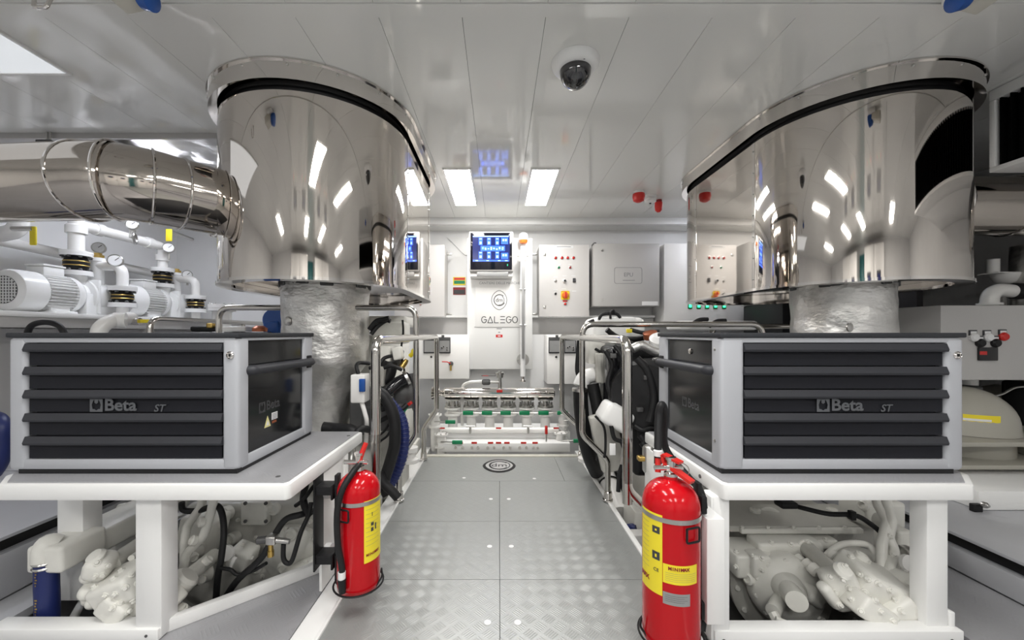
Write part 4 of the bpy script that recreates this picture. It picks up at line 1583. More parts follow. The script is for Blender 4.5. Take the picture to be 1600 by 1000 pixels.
# lower header and chest
zb1 = P(0, 671, 2.98).z
G().tube([P(690, 672, 2.985), P(872, 672, 2.985)], 0.021, seg=14).obj('lower_header', 'pvc', t)
G().box((-0.50, 3.02, 0.0), (0.55, 3.30, zb1 - 0.025), 0.006).obj('chest_block', 'white_gloss', t)
G().box((-0.45, 2.86, 0.0), (0.52, 3.018, P(0, 690, 2.9).z), 0.006).obj('chest_front', 'white_gloss', t)
zlb = P(0, 690, 2.86).z - 0.012
for u in (719, 741, 766.5, 779, 792, 818, 836):
    x = P(u, 0, 2.86).x
    G().box((x - .020, 2.858, zlb - .004), (x + .020, 2.8605, zlb + .010)).obj('red_tag', 'red_plastic', t)
for u in (712, 723, 737.5, 747, 762, 772, 787, 797, 812, 822.5, 833, 840):
    bolts_on(t, [P(u, 699, 2.86)], (0, -1, 0), 0.0095, 0.018, 'steel', 'bolt_head')
for u in (735, 825):
    c = P(u, 666, 2.96)
    tv = G().cyl(c + Vector((-.035, 0, .0)), c + Vector((.035, 0, .0)), 0.006, seg=10).obj('tee_handle', 'steel', t)
    G().lathe([(0.008, 0), (0.010, 0.05)], c + Vector((0, -.01, -.052)), seg=10).obj('tee_stem', 'steel', tv)
for (u, v) in ((691, 669), (779, 669), (869, 669)):
    c = P(u, v, 2.962)
    G().box(c + Vector((-.02, -.002, -.005)), c + Vector((.02, 0.0, .006))).obj('red_tag', 'red_plastic', t)
# corner valves
for (u, v, dirx, Yv, nm) in ((680, 657, 1, 2.98, 'a'), (690, 688, 1, 2.90, 'b'), (880, 655, 1, 3.05, 'c'), (876, 686, 1, 2.95, 'd')):
    c = P(u, v, Yv)
    g = G()
    g.lathe([(0.050, -0.05), (0.050, -0.038), (0.030, -0.036), (0.038, 0.0), (0.030, 0.036), (0.050, 0.038), (0.050, 0.05)], c, (0, 0, 1), seg=22)
    vv_ = g.obj('corner_valve', 'pvc', t)
    bolts_on(vv_, circle_pts(c + Vector((0, 0, .05)), (0, 0, 1), 0.040, 6), (0, 0, 1), 0.006, 0.008)
    G().cyl(c + Vector((0, -.04, 0)), c + Vector((.09, -.055, .002)), 0.0045, seg=8).obj('lever_stem', 'steel', vv_)
    G().box(c + Vector((.085, -.065, -.012)), c + Vector((.16, -.045, .014)), 0.004).obj('lever_grip', 'green', vv_)
    G().cyl(c - Vector((0, 0, .05)), (c.x, c.y, -0.02), 0.034, seg=16).obj('stub_pipe', 'pvc', vv_)
c = P(853.5, 690, 2.85)
o = G().cyl(c, c + Vector((0, 0, .075)), 0.006, seg=8).obj('upright_lever', 'steel', t)
G().box(c + Vector((-.010, -.008, .055)), c + Vector((.010, .008, .115)), 0.003).obj('lever_sleeve', 'red_plastic', o)

# emblem plate let into the walkway
zc_ = 0.0
ye = ZC * FPX / (728 - CY)
t = thing('floor_emblem', 'oval chrome emblem with dark rim on the far walkway plate', 'emblem', (0, ye, 0))
def oval(a, b, n=40, p=1.25):
    return [(a * math.copysign(abs(math.cos(2 * PI * k / n)) ** 1.0, math.cos(2 * PI * k / n)), ye + b * math.copysign(abs(math.sin(2 * PI * k / n)) ** p, math.sin(2 * PI * k / n))) for k in range(n)]
G().prism(oval(0.108, 0.125), 0.0002, 0.003).obj('rim', 'black', t)
G().prism(oval(0.090, 0.102), 0.003, 0.0045).obj('disc', 'emblem_silver', t)
g = G()
M = Matrix.Translation((0, ye, 0.0045))
g.ribbon([(0.062 * math.cos(D(d)), 0.075 * math.sin(D(d))) for d in range(40, 330, 14)], 0.012, M, 0.001)
g.ribbon([(0.070 * math.cos(D(d)), 0.080 * math.sin(D(d))) for d in range(-90, 60, 14)], 0.006, M, 0.001)
g.obj('letter_ring', 'print_dark', t)
text('letters', 'dm', 0.085, Matrix.Translation((0, ye, 0.005)), 'print_dark', t)

# ================================================================== CEILING DEVICES
c = P(899, 98, 1.60)
c.z = CEIL - 0.0005
t = thing('dome_camera', 'white ceiling dome camera with black glass bubble', 'camera', c)
g = G()
g.lathe([(0.098, 0), (0.096, 0.012), (0.084, 0.027), (0.070, 0.034), (0.060, 0.034)], c, (0, 0, -1), seg=40)
base = g.obj('base', 'white_gloss', t)
g = G()
pf = [(0.066, 0.030)] + [(0.064 * math.cos(D(a)), 0.034 + 0.072 * math.sin(D(a))) for a in range(0, 90, 9)] + [(0.001, 0.106)]
g.lathe(pf, c + Vector((0, 0.0, 0)), (0, 0, -1), seg=36)
bub = g.obj('bubble', 'dome_glass', t)
for sx in (-1, 1):
    g = G()
    g.cyl(c + Vector((sx * .064, -.035, -.020)), c + Vector((sx * .064, -.038, -.026)), 0.0028, seg=8)
    g.obj('screw', 'black', base)
nrm = Vector((0, -0.9, -0.75)).normalized()
text('maker_text', 'alhua', 0.020, facing(c + Vector((0.004, -0.072, -0.029)), (1, 0, 0), Vector((0, -0.62, 0.78))), 'print_dark', t, bold=0.0004)

c = P(1016, 306, 3.15)
c.z = CEIL - 0.0005
t = thing('smoke_detector', 'small white smoke detector on far ceiling between red sounders', 'detector', c)
g = G()
g.lathe([(0.05, 0), (0.05, 0.018), (0.035, 0.022), (0.045, 0.028), (0.045, 0.048), (0.025, 0.058)], c, (0, 0, -1), seg=24)
g.obj('body', 'white_gloss', t)
g = G()
g.cyl(c + Vector((0, 0, -.057)), c + Vector((0, 0, -.064)), 0.008, seg=10)
g.obj('sensor', 'black', t)
for (u, v, Y, lab, r, h) in ((998, 316, 3.05, 'round red fire sounder on far ceiling, left of the smoke detector', 0.045, 0.085), (1029, 322, 3.25, 'slim red fire beacon on far ceiling, right of the smoke detector', 0.030, 0.10)):
    c = P(u, v, Y)
    c.z = CEIL - 0.0005
    t = thing('fire_sounder', lab, 'sounder', c)
    G().lathe([(r * .9, 0), (r * .9, 0.02)], c, (0, 0, -1), seg=22).obj('base', 'white_gloss' if r > .04 else 'dark_red', t)
    G().lathe([(r, 0.02), (r * 1.05, h * .5), (r * .9, h * .85), (r * .4, h)], c, (0, 0, -1), seg=22).obj('horn', 'red_plastic', t)

# blue and white sockets hanging at the top of the picture
for (u, dx, lab) in ((218, -1, 'white and blue power socket hanging from ceiling above the left pipe'), (1512, 1, 'blue and white power socket hanging from ceiling above the right drum')):
    c = P(u, 4, 1.25)
    t = thing('ceiling_socket', lab, 'socket', (c.x, 1.25, CEIL - 0.001))
    G().box((c.x - .03, 1.20, CEIL - 0.02), (c.x + .03, 1.30, CEIL - 0.0005), 0.004).obj('base', 'white_gloss', t)
    Rm = Matrix.Rotation(D(14 * dx), 3, 'Y')
    hx = c.x + dx * 0.035
    G().box((hx - 0.040, 1.215, CEIL - 0.056), (hx + 0.040, 1.285, CEIL - 0.012), 0.006, rot=Rm).obj('housing', 'cream', t)
    for k in (-1, 1):
        G().cyl((hx + k * .014, 1.216, CEIL - .040), (hx + k * .014, 1.213, CEIL - .040), 0.004, seg=8).obj('screw', 'black', t)
    g = G()
    p0 = Vector((c.x - dx * 0.002, 1.25, CEIL - 0.034))
    g.lathe([(0.022, 0), (0.032, 0.010), (0.032, 0.040), (0.022, 0.046)], p0, (-dx * 0.95, 0, -0.25), seg=24)
    col = g.obj('blue_flap', 'blue', t)
c = P(68, 2, 1.28)
t = thing('ceiling_bracket', 'small chrome bracket at the top left ceiling edge', 'bracket', (c.x, 1.28, CEIL - .001))
G().tube([(c.x - .03, 1.28, CEIL - .001), (c.x - .02, 1.27, CEIL - .05), (c.x + .02, 1.27, CEIL - .05), (c.x + .03, 1.28, CEIL - .001)], 0.006, fil=0.012, seg=8).obj('loop', 'chrome', t)

# ================================================================== VENT DUCT (right)
t = thing('vent_duct', 'white ceiling air duct with black louvred opening right of the drum', 'duct', (2.5, 1.4, 1.60))
xf, ya, yb_, z0_, z1_ = 2.245, 0.55, 1.79, 1.605, 1.93
G().box((xf + 0.25, ya, z0_), (XR - .01, yb_, CEIL - .002), 0.003).obj('body', 'white_gloss', t)
g = G()
g.box((xf, ya, z1_), (xf + 0.25, yb_, CEIL - .002), 0.003)
g.box((xf, ya, z0_), (xf + 0.25, yb_, z0_ + 0.022), 0.003)
g.box((xf, yb_ - 0.022, z0_ + .022), (xf + 0.03, yb_, z1_), 0.003)
g.box((xf, ya, z0_ + .022), (xf + 0.25, ya + .022, z1_), 0.003)
g.obj('frame', 'white_gloss', t)
G().box((xf + 0.04, ya + .004, z0_ + .023), (xf + 0.249, yb_ - .001, z1_ - .001)).obj('void', 'dark_void', t)
f0 = None
for k in range(34):
    yy = ya + 0.03 + k * (yb_ - ya - 0.07) / 33
    if f0 is None:
        f0 = G().box((xf + 0.006, yy, z0_ + .0225), (xf + 0.034, yy + 0.006, z1_ - .0005)).obj('fin', 'dark_void', t)
        y00 = yy
    else:
        again(f0, 'fin', (0, yy - y00, 0), t)

# ================================================================== PUMPS ON THE LEFT SHELF
sh = thing('pump_shelf', 'white steel shelf along left wall carrying the pumps', 'shelf', (-2.9, 3.0, 0.2))
ZS = 0.992
G().box((XL + .002, 1.9, ZS - 0.03), (-2.60, YB - .01, ZS), 0.004).obj('shelf_plate', 'white_gloss', sh)
G().box((-2.63, 1.9, ZS - 0.09), (-2.61, YB - .01, ZS - 0.031), 0.002).obj('edge_beam', 'grey_cab', sh)
for yy in (2.0, 2.9, 3.8):
    G().box((-2.68, yy, 0.2), (-2.63, yy + .05, ZS - 0.031), 0.003).obj('leg', 'grey_cab', sh)
struct(G().box((XL + .001, 1.9, 0.2), (-2.9, YB - .01, 0.9)).obj('trim_6', 'grey_cab'))


def pump(y0, label, group=None):
    xc, zc_ = -2.88, 1.125
    t = thing('pump', label, 'pump', (xc, y0 + 0.3, ZS))
    ax = (0, 1, 0)
    g = G()
    g.lathe([(0.085, 0.0), (0.118, 0.012), (0.126, 0.03), (0.126, 0.13), (0.120, 0.135)], (xc, y0, zc_), ax, seg=32)
    fc = g.obj('fan_cover', 'pump_white', t)
    g = G()
    g.cyl((xc, y0 - 0.001, zc_), (xc, y0 - 0.0025, zc_), 0.082, seg=28)
    gr = g.obj('fan_grille', 'dark_metal', fc)
    g = G()
    for k in range(-4, 5):
        w_ = math.sqrt(max(0, 0.08 ** 2 - (k * .017) ** 2))
        g.box((xc + k * .017 - .0025, y0 - .006, zc_ - w_), (xc + k * .017 + .0025, y0 - .0026, zc_ + w_))
        g.box((xc - w_, y0 - .006, zc_ + k * .017 - .0025), (xc + w_, y0 - .0026, zc_ + k * .017 + .0025))
    g.obj('grille_bars', 'pump_white', fc)
    g = G()
    g.lathe([(0.102, 0.13), (0.102, 0.30)], (xc, y0, zc_), ax, seg=32)
    mb = g.obj('motor_body', 'pump_white', t)
    f0 = None
    for k in range(22):
        a = D(-100 + k * 200 / 21)   # fins on the right-hand side and top
        nx, nz = math.cos(a), math.sin(a)
        M = Matrix(((nx, 0, -nz, xc), (0, 1, 0, y0), (nz, 0, nx, zc_), (0, 0, 0, 1)))
        G().box((0.10, 0.14, -0.002), (0.124, 0.295, 0.002), M=M).obj('fin', 'pump_white', mb)
    g = G()
    g.lathe([(0.104, 0.295), (0.122, 0.30), (0.122, 0.33), (0.105, 0.36), (0.085, 0.37)], (xc, y0, zc_), ax, seg=32)
    g.obj('end_shield', 'pump_white', t)
    G().box((xc - 0.055, y0 + 0.15, zc_ + 0.10), (xc + 0.055, y0 + 0.27, zc_ + 0.165), 0.008).obj('terminal_box', 'pump_white', t)
    G().box((xc - 0.06, y0 + 0.145, zc_ + 0.166), (xc + 0.06, y0 + 0.275, zc_ + 0.178), 0.004).obj('terminal_lid', 'pump_white', t)
    g = G()
    g.box((xc - 0.11, y0 + 0.15, ZS + .0005), (xc + 0.13, y0 + 0.28, ZS + 0.02), 0.004)
    g.box((xc + 0.05, y0 + 0.16, ZS + .015), (xc + 0.09, y0 + 0.27, ZS + 0.06), 0.004)
    g.box((xc - 0.09, y0 + 0.16, ZS + .015), (xc - 0.05, y0 + 0.27, ZS + 0.06), 0.004)
    g.obj('feet', 'pump_white', t)
    g = G()
    g.lathe([(0.09, 0.36), (0.09, 0.40), (0.12, 0.41), (0.12, 0.425)], (xc, y0, zc_), ax, seg=28)
    g.box((xc - 0.10, y0 + 0.36, ZS + .0005), (xc + 0.10, y0 + 0.44, zc_ + 0.02), 0.01)
    g.obj('lantern', 'pump_white', t)
    g = G()
    g.box((xc - 0.115, y0 + 0.425, zc_ - 0.12), (xc + 0.115, y0 + 0.445, zc_ + 0.115), 0.006)
    g.obj('mounting_flange', 'pump_white', t)
    g = G()
    g.lathe([(0.10, 0.445), (0.108, 0.46), (0.108, 0.60), (0.10, 0.62), (0.05, 0.625)], (xc, y0, zc_ - .01), ax, seg=30)
    g.box((xc - 0.09, y0 + 0.45, ZS + .0005), (xc + 0.09, y0 + 0.60, zc_ - .03), 0.01)
    ca = g.obj('pump_casing', 'pump_white', t)
    g = G()
    g.torus((xc, y0 + 0.52, zc_ - .01), ax, 0.108, 0.004, seg=30, rs=6)
    g.torus((xc, y0 + 0.57, zc_ - .01), ax, 0.108, 0.004, seg=30, rs=6)
    g.obj('casing_rib', 'pump_white', ca)
    # discharge neck
    G().lathe([(0.05, 0.08), (0.055, 0.13), (0.050, 0.16)], (xc, y0 + 0.39, zc_), seg=20).obj('discharge_neck', 'pump_white', t)
    G().lathe([(0.036, 0.07), (0.036, 0.26), (0.042, 0.262), (0.042, 0.285)], (xc, y0 + 0.53, zc_), seg=18).obj('suction_neck', 'pump_white', t)
    G().lathe([(0.036, 0.0), (0.036, 0.02), (0.024, 0.024), (0.024, 0.034)], (xc, y0 + 0.53, zc_ + .286), seg=6).obj('filler_cap', 'brass', t)
    return t


pump(2.27, 'white electric pump with round fan grille at the left picture edge')
pump(2.95, 'white electric pump further back along the left shelf')


def rubber_joint(c, r, h, label):
    """two flanges with a striped rubber bellows; c = centre of the lower flange underside"""
    t = thing('rubber_joint', label, 'pipe joint', c)
    f = 0.016
    for (z, nm) in ((0, 'flange'), (h - 2 * f, 'flange')):
        g = G()
        g.lathe([(r, z), (r, z + f), (r * 0.98, z + f), (r * 0.98, z + 2 * f), (r * .6, z + 2 * f)] if z == 0 else [(r * .6, z), (r * .98, z), (r * .98, z + f), (r, z + f), (r, z + 2 * f)], c, seg=28)
        o = g.obj(nm, 'pump_white' , t)
        bolts_on(o, [Vector(p) for p in circle_pts(Vector(c) + Vector((0, 0, (2 * f if z == 0 else z - 0.012))), (0, 0, 1), r * 0.84, 8, 0.3)], (0, 0, 1), 0.010, 0.014, 'dark_metal')
    hb = h - 4 * f
    g = G()
    prof = []
    for k in range(13):
        u = k / 12
        prof.append((r * (0.62 + 0.16 * math.sin(PI * u)), 2 * f + hb * u))
    g.lathe(prof, c, seg=26)
    b = g.obj('bellows', 'rubber', t)
    for u in (0.36, 0.64):
        g = G()
        g.torus(Vector(c) + Vector((0, 0, 2 * f + hb * u)), (0, 0, 1), r * (0.62 + 0.16 * math.sin(PI * u)), 0.004, seg=26, rs=6)
        g.obj('yellow_stripe', 'brass', b)
    return t


rubber_joint((-2.88, 2.66, 1.262), 0.083, 0.165, 'black striped rubber pipe joint above the front pump')
rubber_joint((-2.88, 3.34, 1.262), 0.083, 0.165, 'black striped rubber pipe joint above the rear pump')
rubber_joint((-2.72, 2.82, 1.058), 0.080, 0.150, 'lower black striped rubber pipe joint right of the front pump')
rubber_joint((-2.72, 3.50, 1.058), 0.080, 0.150, 'lower black striped rubber pipe joint right of the rear pump')

# white piping
t = thing('white_pipework', 'white overhead pipework with flanged drops behind left exhaust pipe', 'pipework', (-2.88, 2.66, 1.42))
g = G()
g.tube([(-2.88, 2.66, 1.427), (-2.88, 2.66, 1.90)], 0.042, seg=20)
g.lathe([(0.056, 0), (0.056, 0.05), (0.048, 0.06)], (-2.88, 2.66, 1.55), seg=20)
g.lathe([(0.052, 0), (0.052, 0.03)], (-2.88, 2.66, 1.66), seg=20)
g.obj('riser', 'pvc', t)
g = G()
g.tube([(-2.88, 2.66, 1.615), (-2.88, 3.34, 1.615), (-2.88, 3.34, 1.427)], 0.036, fil=0.05, seg=18)
for yy in (2.78, 3.18):
    g.cyl((-2.88, yy, 1.615), (-2.88, yy + .05, 1.615), 0.044, seg=18)
g.lathe([(0.05, 0), (0.05, 0.05)], (-2.88, 3.34, 1.49), seg=18)
g.obj('header', 'pvc', t)
g = G()
g.tube([(-3.12, 2.2, 1.46), (-3.12, 3.8, 1.40)], 0.034, seg=16)
g.obj('rear_header', 'pvc', t)
g = G()
g.tube([(-2.95, 2.40, 1.95), (-2.95, 2.40, 1.50), (-3.12, 2.40, 1.47)], 0.045, fil=0.08, seg=18)
g.tube([(-2.75, 2.2, 1.62), (-2.90, 2.2, 1.54), (-3.2, 2.2, 1.52)], 0.05, fil=0.08, seg=18)
g.obj('branch', 'pvc', t)
for (yd) in (2.80, 3.48):
    g = G()
    g.tube([(-2.88, yd, 1.355), (-2.72, yd + .02, 1.355), (-2.72, yd + .02, 1.212)], 0.034, fil=0.075, seg=18)
    g.obj('suction_elbow', 'pvc', t)
    G().tube([(-2.72, yd + .02, 1.057), (-2.72, yd + .02, 0.93)], 0.034, seg=16).obj('suction_stub', 'pvc', t)
for (p, r) in ((P(181, 408, 2.80), 0.045), (P(155, 388, 2.95), 0.042), (P(207, 352, 2.88), 0.038), (P(293, 430, 3.50), 0.040), (P(264, 388, 3.30), 0.042)):
    gt = G().lathe([(r, 0), (r, 0.02), (r * .86, 0.026), (r * .84, 0.022), (0, 0.022)], p, (0.55, -0.8, 0.1), seg=22).obj('gauge', 'steel', t)
    ax = Vector((0.55, -0.8, 0.1)).normalized()
    G().cyl(p + ax * 0.0222, p + ax * 0.0235, r * 0.82, seg=20).obj('dial', 'label_white', gt)
    G().ribbon([(0, 0), (r * .45, r * .45)], 0.004, facing(p + ax * 0.024, Vector((0.8, 0.55, 0)), (0, 0, 1))).obj('needle', 'print_dark', gt)
    G().cyl(p - Vector((0, 0, r)), p - Vector((0, 0, r + 0.05)), 0.009, seg=10).obj('gauge_stem', 'steel', gt)
for (u, v0, v1, Y) in ((52, 354, 383, 2.2), (264, 358, 377, 3.0)):
    p, q = P(u - 4.5, v0, Y), P(u + 4.5, v1, Y)
    hv = G().box((p.x, Y - .006, q.z), (q.x, Y + .006, p.z), 0.004).obj('valve_handle', 'yellow', t)
    G().cyl((p.x + .016, Y, p.z - .012), (p.x - .10 if Y < 2.5 else p.x - .02, Y + (.0 if Y < 2.5 else .28), p.z - .012), 0.014, seg=12).obj('valve_stem', 'steel', hv)
g = G()
g.tube([P(207, 358, 2.9), P(207, 372, 2.9)], 0.02, seg=12)
g.torus(P(211, 372, 2.88), (0.8, 0.5, 0), 0.045, 0.007, seg=20)
g.obj('drain_cock', 'steel', t)

t = thing('white_pipework', 'white low pipe with yellow handle just above the left chest', 'pipework', P(190, 516, 2.1))
g = G()
g.tube([P(152, 545, 2.1), P(155, 512, 2.1), P(175, 500, 2.15), P(205, 497, 2.3)], 0.036, fil=0.08, seg=18)
g.lathe([(0.042, 0), (0.042, 0.05)], P(178, 500, 2.17), (0.8, 0.5, 0), seg=18)
g.obj('elbow', 'pvc', t)
G().box(P(213, 499, 2.28), P(233, 504.5, 2.28) + Vector((0, .012, 0)), 0.003).obj('valve_handle', 'yellow', t)
G().lathe([(0.02, 0), (0.02, 0.06)], P(203, 502, 2.28), (1, 0, 0), seg=12).obj('valve_body', 'chrome', t)
t = thing('strainer', 'white flanged strainer beside guard rail behind the left drum pipe', 'strainer', P(347, 520, 3.3))
c = P(347, 520, 3.3)
c.z = 0.2
g = G()
zt_ = P(0, 476, 3.3).z - 0.2
g.lathe([(0.12, 0), (0.12, 0.03), (0.07, 0.035), (0.07, zt_ - .06), (0.098, zt_ - .055), (0.098, zt_ - .03)], c, seg=24)
g.obj('body', 'pvc', t)
g = G()
g.lathe([(0.10, zt_ - .029), (0.10, zt_), (0.04, zt_ + .004)], c, seg=24)
lid = g.obj('lid', 'pvc', t)
bolts_on(lid, circle_pts(c + Vector((0, 0, zt_)), (0, 0, 1), 0.085, 8), (0, 0, 1), 0.008, 0.01)
t = thing('cable_hose', 'black hose arching up behind the left tool chest', 'hose', P(70, 520, 2.0))
G().tube([P(36, 724, 2.0), P(38, 600, 2.0), P(40, 545, 2.0), P(45, 515, 2.0), P(58, 505, 2.0), P(82, 505, 2.0), P(98, 516, 2.0), P(104, 545, 2.0), P(106, 600, 2.0), P(108, 724, 2.0)], 0.014, smooth=6, seg=10).obj('hose', 'rubber', t)
t = thing('blue_hose', 'dark blue hose at left picture edge beside the tool chest', 'hose', P(3, 680, 1.75))
G().tube([P(-60, 650, 1.9), P(-10, 652, 1.8), P(2, 665, 1.75), P(4, 690, 1.75), P(0, 720, 1.75), P(-12, 740, 1.75)], 0.03, smooth=6, seg=16).obj('hose', 'blue_hose', t)

# ================================================================== ENGINES
def cast(parent, name, px, py, Y, w, h, d, m='white_cast', bev=0.010, rot=(0, 0, 0), seg=3):
    """bevelled casting centred on px,py at depth Y; w,h in photo pixels at that depth, d in metres"""
    c = P(px, py, Y)
    a = Vector((S(w, Y) / 2, d / 2, S(h, Y) / 2))
    from mathutils import Euler
    R = Euler([D(r) for r in rot]).to_matrix()
    return G().box(c - a, c + a, min(bev, 0.45 * min(2 * a.x, 2 * a.y, 2 * a.z)), seg, rot=R).obj(name, m, parent)


def pipe(parent, name, pts, r, m='white_cast', smooth=6, seg=12, fil=0.0):
    pts = [p if isinstance(p, Vector) else P(*p) for p in pts]
    g = G()
    if fil:
        g.tube(pts, r, fil=fil, seg=seg)
    else:
        g.tube(pts, r, smooth=smooth if len(pts) > 2 else 0, seg=seg)
    return g.obj(name, m, parent)


def turned(parent, name, prof, px, py, Y, axis, m='white_cast', seg=28):
    return G().lathe(prof, P(px, py, Y), axis, seg=seg).obj(name, m, parent)


def corrugated(parent, name, pts, r, m, pitch=0.012):
    pts = catmull([P(*p) for p in pts], 10)
    g = G()
    g.tube(pts, r * 0.92, seg=14)
    acc = 0.0
    for a, b in zip(pts[:-1], pts[1:]):
        acc += (b - a).length
        if acc > pitch:
            acc = 0
            g.torus(b, (b - a), r * 0.94, r * 0.10, seg=16, rs=6)
    return g.obj(name, m, parent)


from mathutils.bvhtree import BVHTree


def on_surface(parent, spots, prof, m, name, seg=10, sub=None, skip=('bolt', 'black', 'hose')):
    """turned pieces (bolts, plugs, bosses) seated on the castings of parent where photo pixels see them"""
    vv, ff = [], []
    for o in parent.children:
        if any(k in o.name for k in skip):
            continue
        base = len(vv)
        w0 = WORLDPOS[o.name]
        vv += [w0 + v.co for v in o.data.vertices]
        ff += [[base + i for i in p.vertices] for p in o.data.polygons]
    tree = BVHTree.FromPolygons(vv, ff)
    eye = Vector((0, 0, ZC))
    for (u, v) in spots:
        d = (P(u, v, 1.0) - eye).normalized()
        loc, nrm, _i, _d = tree.ray_cast(eye, d)
        if loc is None or loc.y > 2.2:
            continue
        if nrm.dot(d) > 0:
            nrm = -nrm
        o = G().lathe(prof, loc - nrm * 0.002, nrm, seg=seg).obj(name, m, parent)
        if sub:
            G().lathe(sub[0], loc - nrm * 0.002, nrm, seg=6).obj(sub[2], sub[1], o)


WASHER = [(0.0095, 0), (0.0095, 0.0035), (0.0085, 0.0045)]
HEXNUT = ([(0.0062, 0.004), (0.0062, 0.010), (0.005, 0.0115)], 'white_cast', 'hex_head')

# ---------------------------------------------------------------- left engine
el = thing('marine_engine', 'white marine diesel engine with black hoses behind left handrail and table', 'engine', (-1.0, 2.2, -0.28))
G().box((-1.36, 2.36, -0.12), (-0.70, 3.45, 0.50), 0.03, 3).obj('block', 'white_cast', el)
G().box((-1.30, 2.40, 0.50), (-0.76, 3.35, 0.86), 0.05, 4).obj('head_cover', 'white_cast', el)
G().box((-1.20, 1.72, -0.20), (-0.66, 2.36, 0.26), 0.04, 3).obj('flywheel_housing', 'grey_cast', el)
for yy in (1.9, 2.9):
    G().box((-1.45, yy, -0.30), (-1.36, yy + .18, 0.05), 0.01).obj('engine_mount', 'white_cast', el)
    G().box((-0.70, yy, -0.30), (-0.62, yy + .18, 0.05), 0.01).obj('engine_mount', 'white_cast', el)
# upper front, seen between the rails
cast(el, 'filter_head', 612, 520, 2.35, 50, 34, 0.16, bev=0.02)
cast(el, 'rocker_cover', 614, 503, 2.5, 60, 16, 0.3, bev=0.02)
cast(el, 'charge_air_box', 600, 560, 2.20, 30, 40, 0.14, bev=0.015)
pipe(el, 'breather_hose', [(577, 515, 2.1), (588, 502, 2.1), (600, 499, 2.1), (608, 497, 2.1)], 0.013, 'rubber')
pipe(el, 'breather_hose', [(580, 522, 2.1), (590, 510, 2.12), (603, 501, 2.12), (610, 502, 2.12)], 0.012, 'rubber')
pipe(el, 'thin_cable', [(629, 500, 2.2), (630, 520, 2.2), (627, 545, 2.2), (630, 570, 2.2), (634, 590, 2.2)], 0.006, 'rubber')
cast(el, 'injector_block', 617, 560, 2.20, 22, 28, 0.08, 'dark_metal', 0.008, (0, 8, 0))
cast(el, 'pump_body', 622, 552, 2.14, 14, 20, 0.06, 'white_cast', 0.008, (0, -12, 0))
turned(el, 'oil_filter', [(0.03, 0), (0.034, 0.01), (0.034, 0.09), (0.02, 0.10)], 600, 590, 2.15, (0, 0, 1), 'black')
turned(el, 'sensor', [(0.012, 0), (0.012, 0.03), (0.02, 0.031), (0.02, 0.05)], 641, 556, 2.15, (0.6, -0.3, 0.5), 'yellow')
turned(el, 'sensor_body', [(0.010, 0), (0.016, 0.02), (0.016, 0.05)], 636, 562, 2.15, (-0.4, -0.2, -0.6), 'brass')
pipe(el, 'turbo_duct', [(592, 630, 2.05), (606, 612, 2.05), (622, 598, 2.08), (638, 590, 2.12)], 0.032, 'black_gloss', seg=18)
pipe(el, 'turbo_duct', [(588, 606, 2.12), (600, 596, 2.12), (608, 582, 2.14), (610, 568, 2.16)], 0.038, 'rubber', seg=18)
turned(el, 'hose_clamp', [(0.036, 0), (0.040, 0.002), (0.040, 0.016), (0.036, 0.018)], 633, 592, 2.11, (0.8, 0.3, 0.4), 'steel')
turned(el, 'air_filter', [(0.088, 0.0), (0.092, 0.01), (0.092, 0.10), (0.085, 0.11), (0.03, 0.112)], 645, 612, 2.22, (-1, -0.35, -0.1), 'dark_metal', 36)
turned(el, 'filter_rim', [(0.090, 0), (0.108, 0.005), (0.108, 0.03), (0.09, 0.035)], 651, 612, 2.24, (-1, -0.35, -0.1), 'black', 36)
cast(el, 'bracket', 614, 640, 2.05, 16, 12, 0.05, 'steel', 0.004, (0, 35, 0))
cast(el, 'starter_block', 600, 650, 2.1, 60, 40, 0.14, 'dark_metal', 0.02)
cast(el, 'relay_box', 592, 588, 2.10, 22, 30, 0.08, 'grey_cast', 0.006)
cast(el, 'side_casting', 575, 640, 2.12, 44, 70, 0.16, 'dark_metal', 0.02)
for (pts, r) in (([(577, 575, 2.0), (590, 572, 2.0), (600, 560, 2.02), (612, 556, 2.05)], 0.010), ([(600, 575, 2.0), (612, 572, 2.0), (628, 578, 2.02)], 0.009), ([(596, 640, 1.97), (612, 636, 1.97), (626, 640, 1.98), (636, 632, 2.0)], 0.013), ([(590, 660, 1.98), (606, 652, 1.98), (622, 648, 1.99)], 0.012)):
    pipe(el, 'wiring_loom', pts, r, 'rubber')
cast(el, 'sump_side', 600, 720, 2.30, 70, 110, 0.2, 'grey_cast', 0.03)
corrugated(el, 'corrugated_hose', [(598, 618, 1.95), (614, 634, 1.95), (628, 655, 1.95), (632, 685, 1.95), (628, 715, 1.97), (618, 742, 2.0), (605, 765, 2.0)], 0.026, 'blue_hose')
pipe(el, 'coolant_hose', [(590, 612, 1.88), (602, 622, 1.88), (615, 650, 1.88), (617, 690, 1.88), (610, 720, 1.9), (600, 755, 1.9), (606, 772, 1.9)], 0.028, 'rubber', seg=16)
pipe(el, 'coolant_hose', [(592, 740, 1.86), (600, 755, 1.86), (613, 768, 1.86), (622, 778, 1.86)], 0.022, 'rubber', seg=14)
pipe(el, 'thin_cable', [(612, 655, 2.0), (602, 672, 2.0), (592, 682, 2.0), (588, 700, 2.0)], 0.006, 'rubber')
pipe(el, 'thin_cable', [(614, 662, 1.99), (606, 680, 1.99), (594, 690, 1.99), (586, 704, 1.99)], 0.006, 'rubber')
cast(el, 'red_connector', 640, 631, 2.10, 8, 5, 0.03, 'red_plastic', 0.003, (0, -35, 0))
pipe(el, 'green_wire', [(638, 634, 2.1), (630, 645, 2.1), (622, 655, 2.1)], 0.006, 'green')
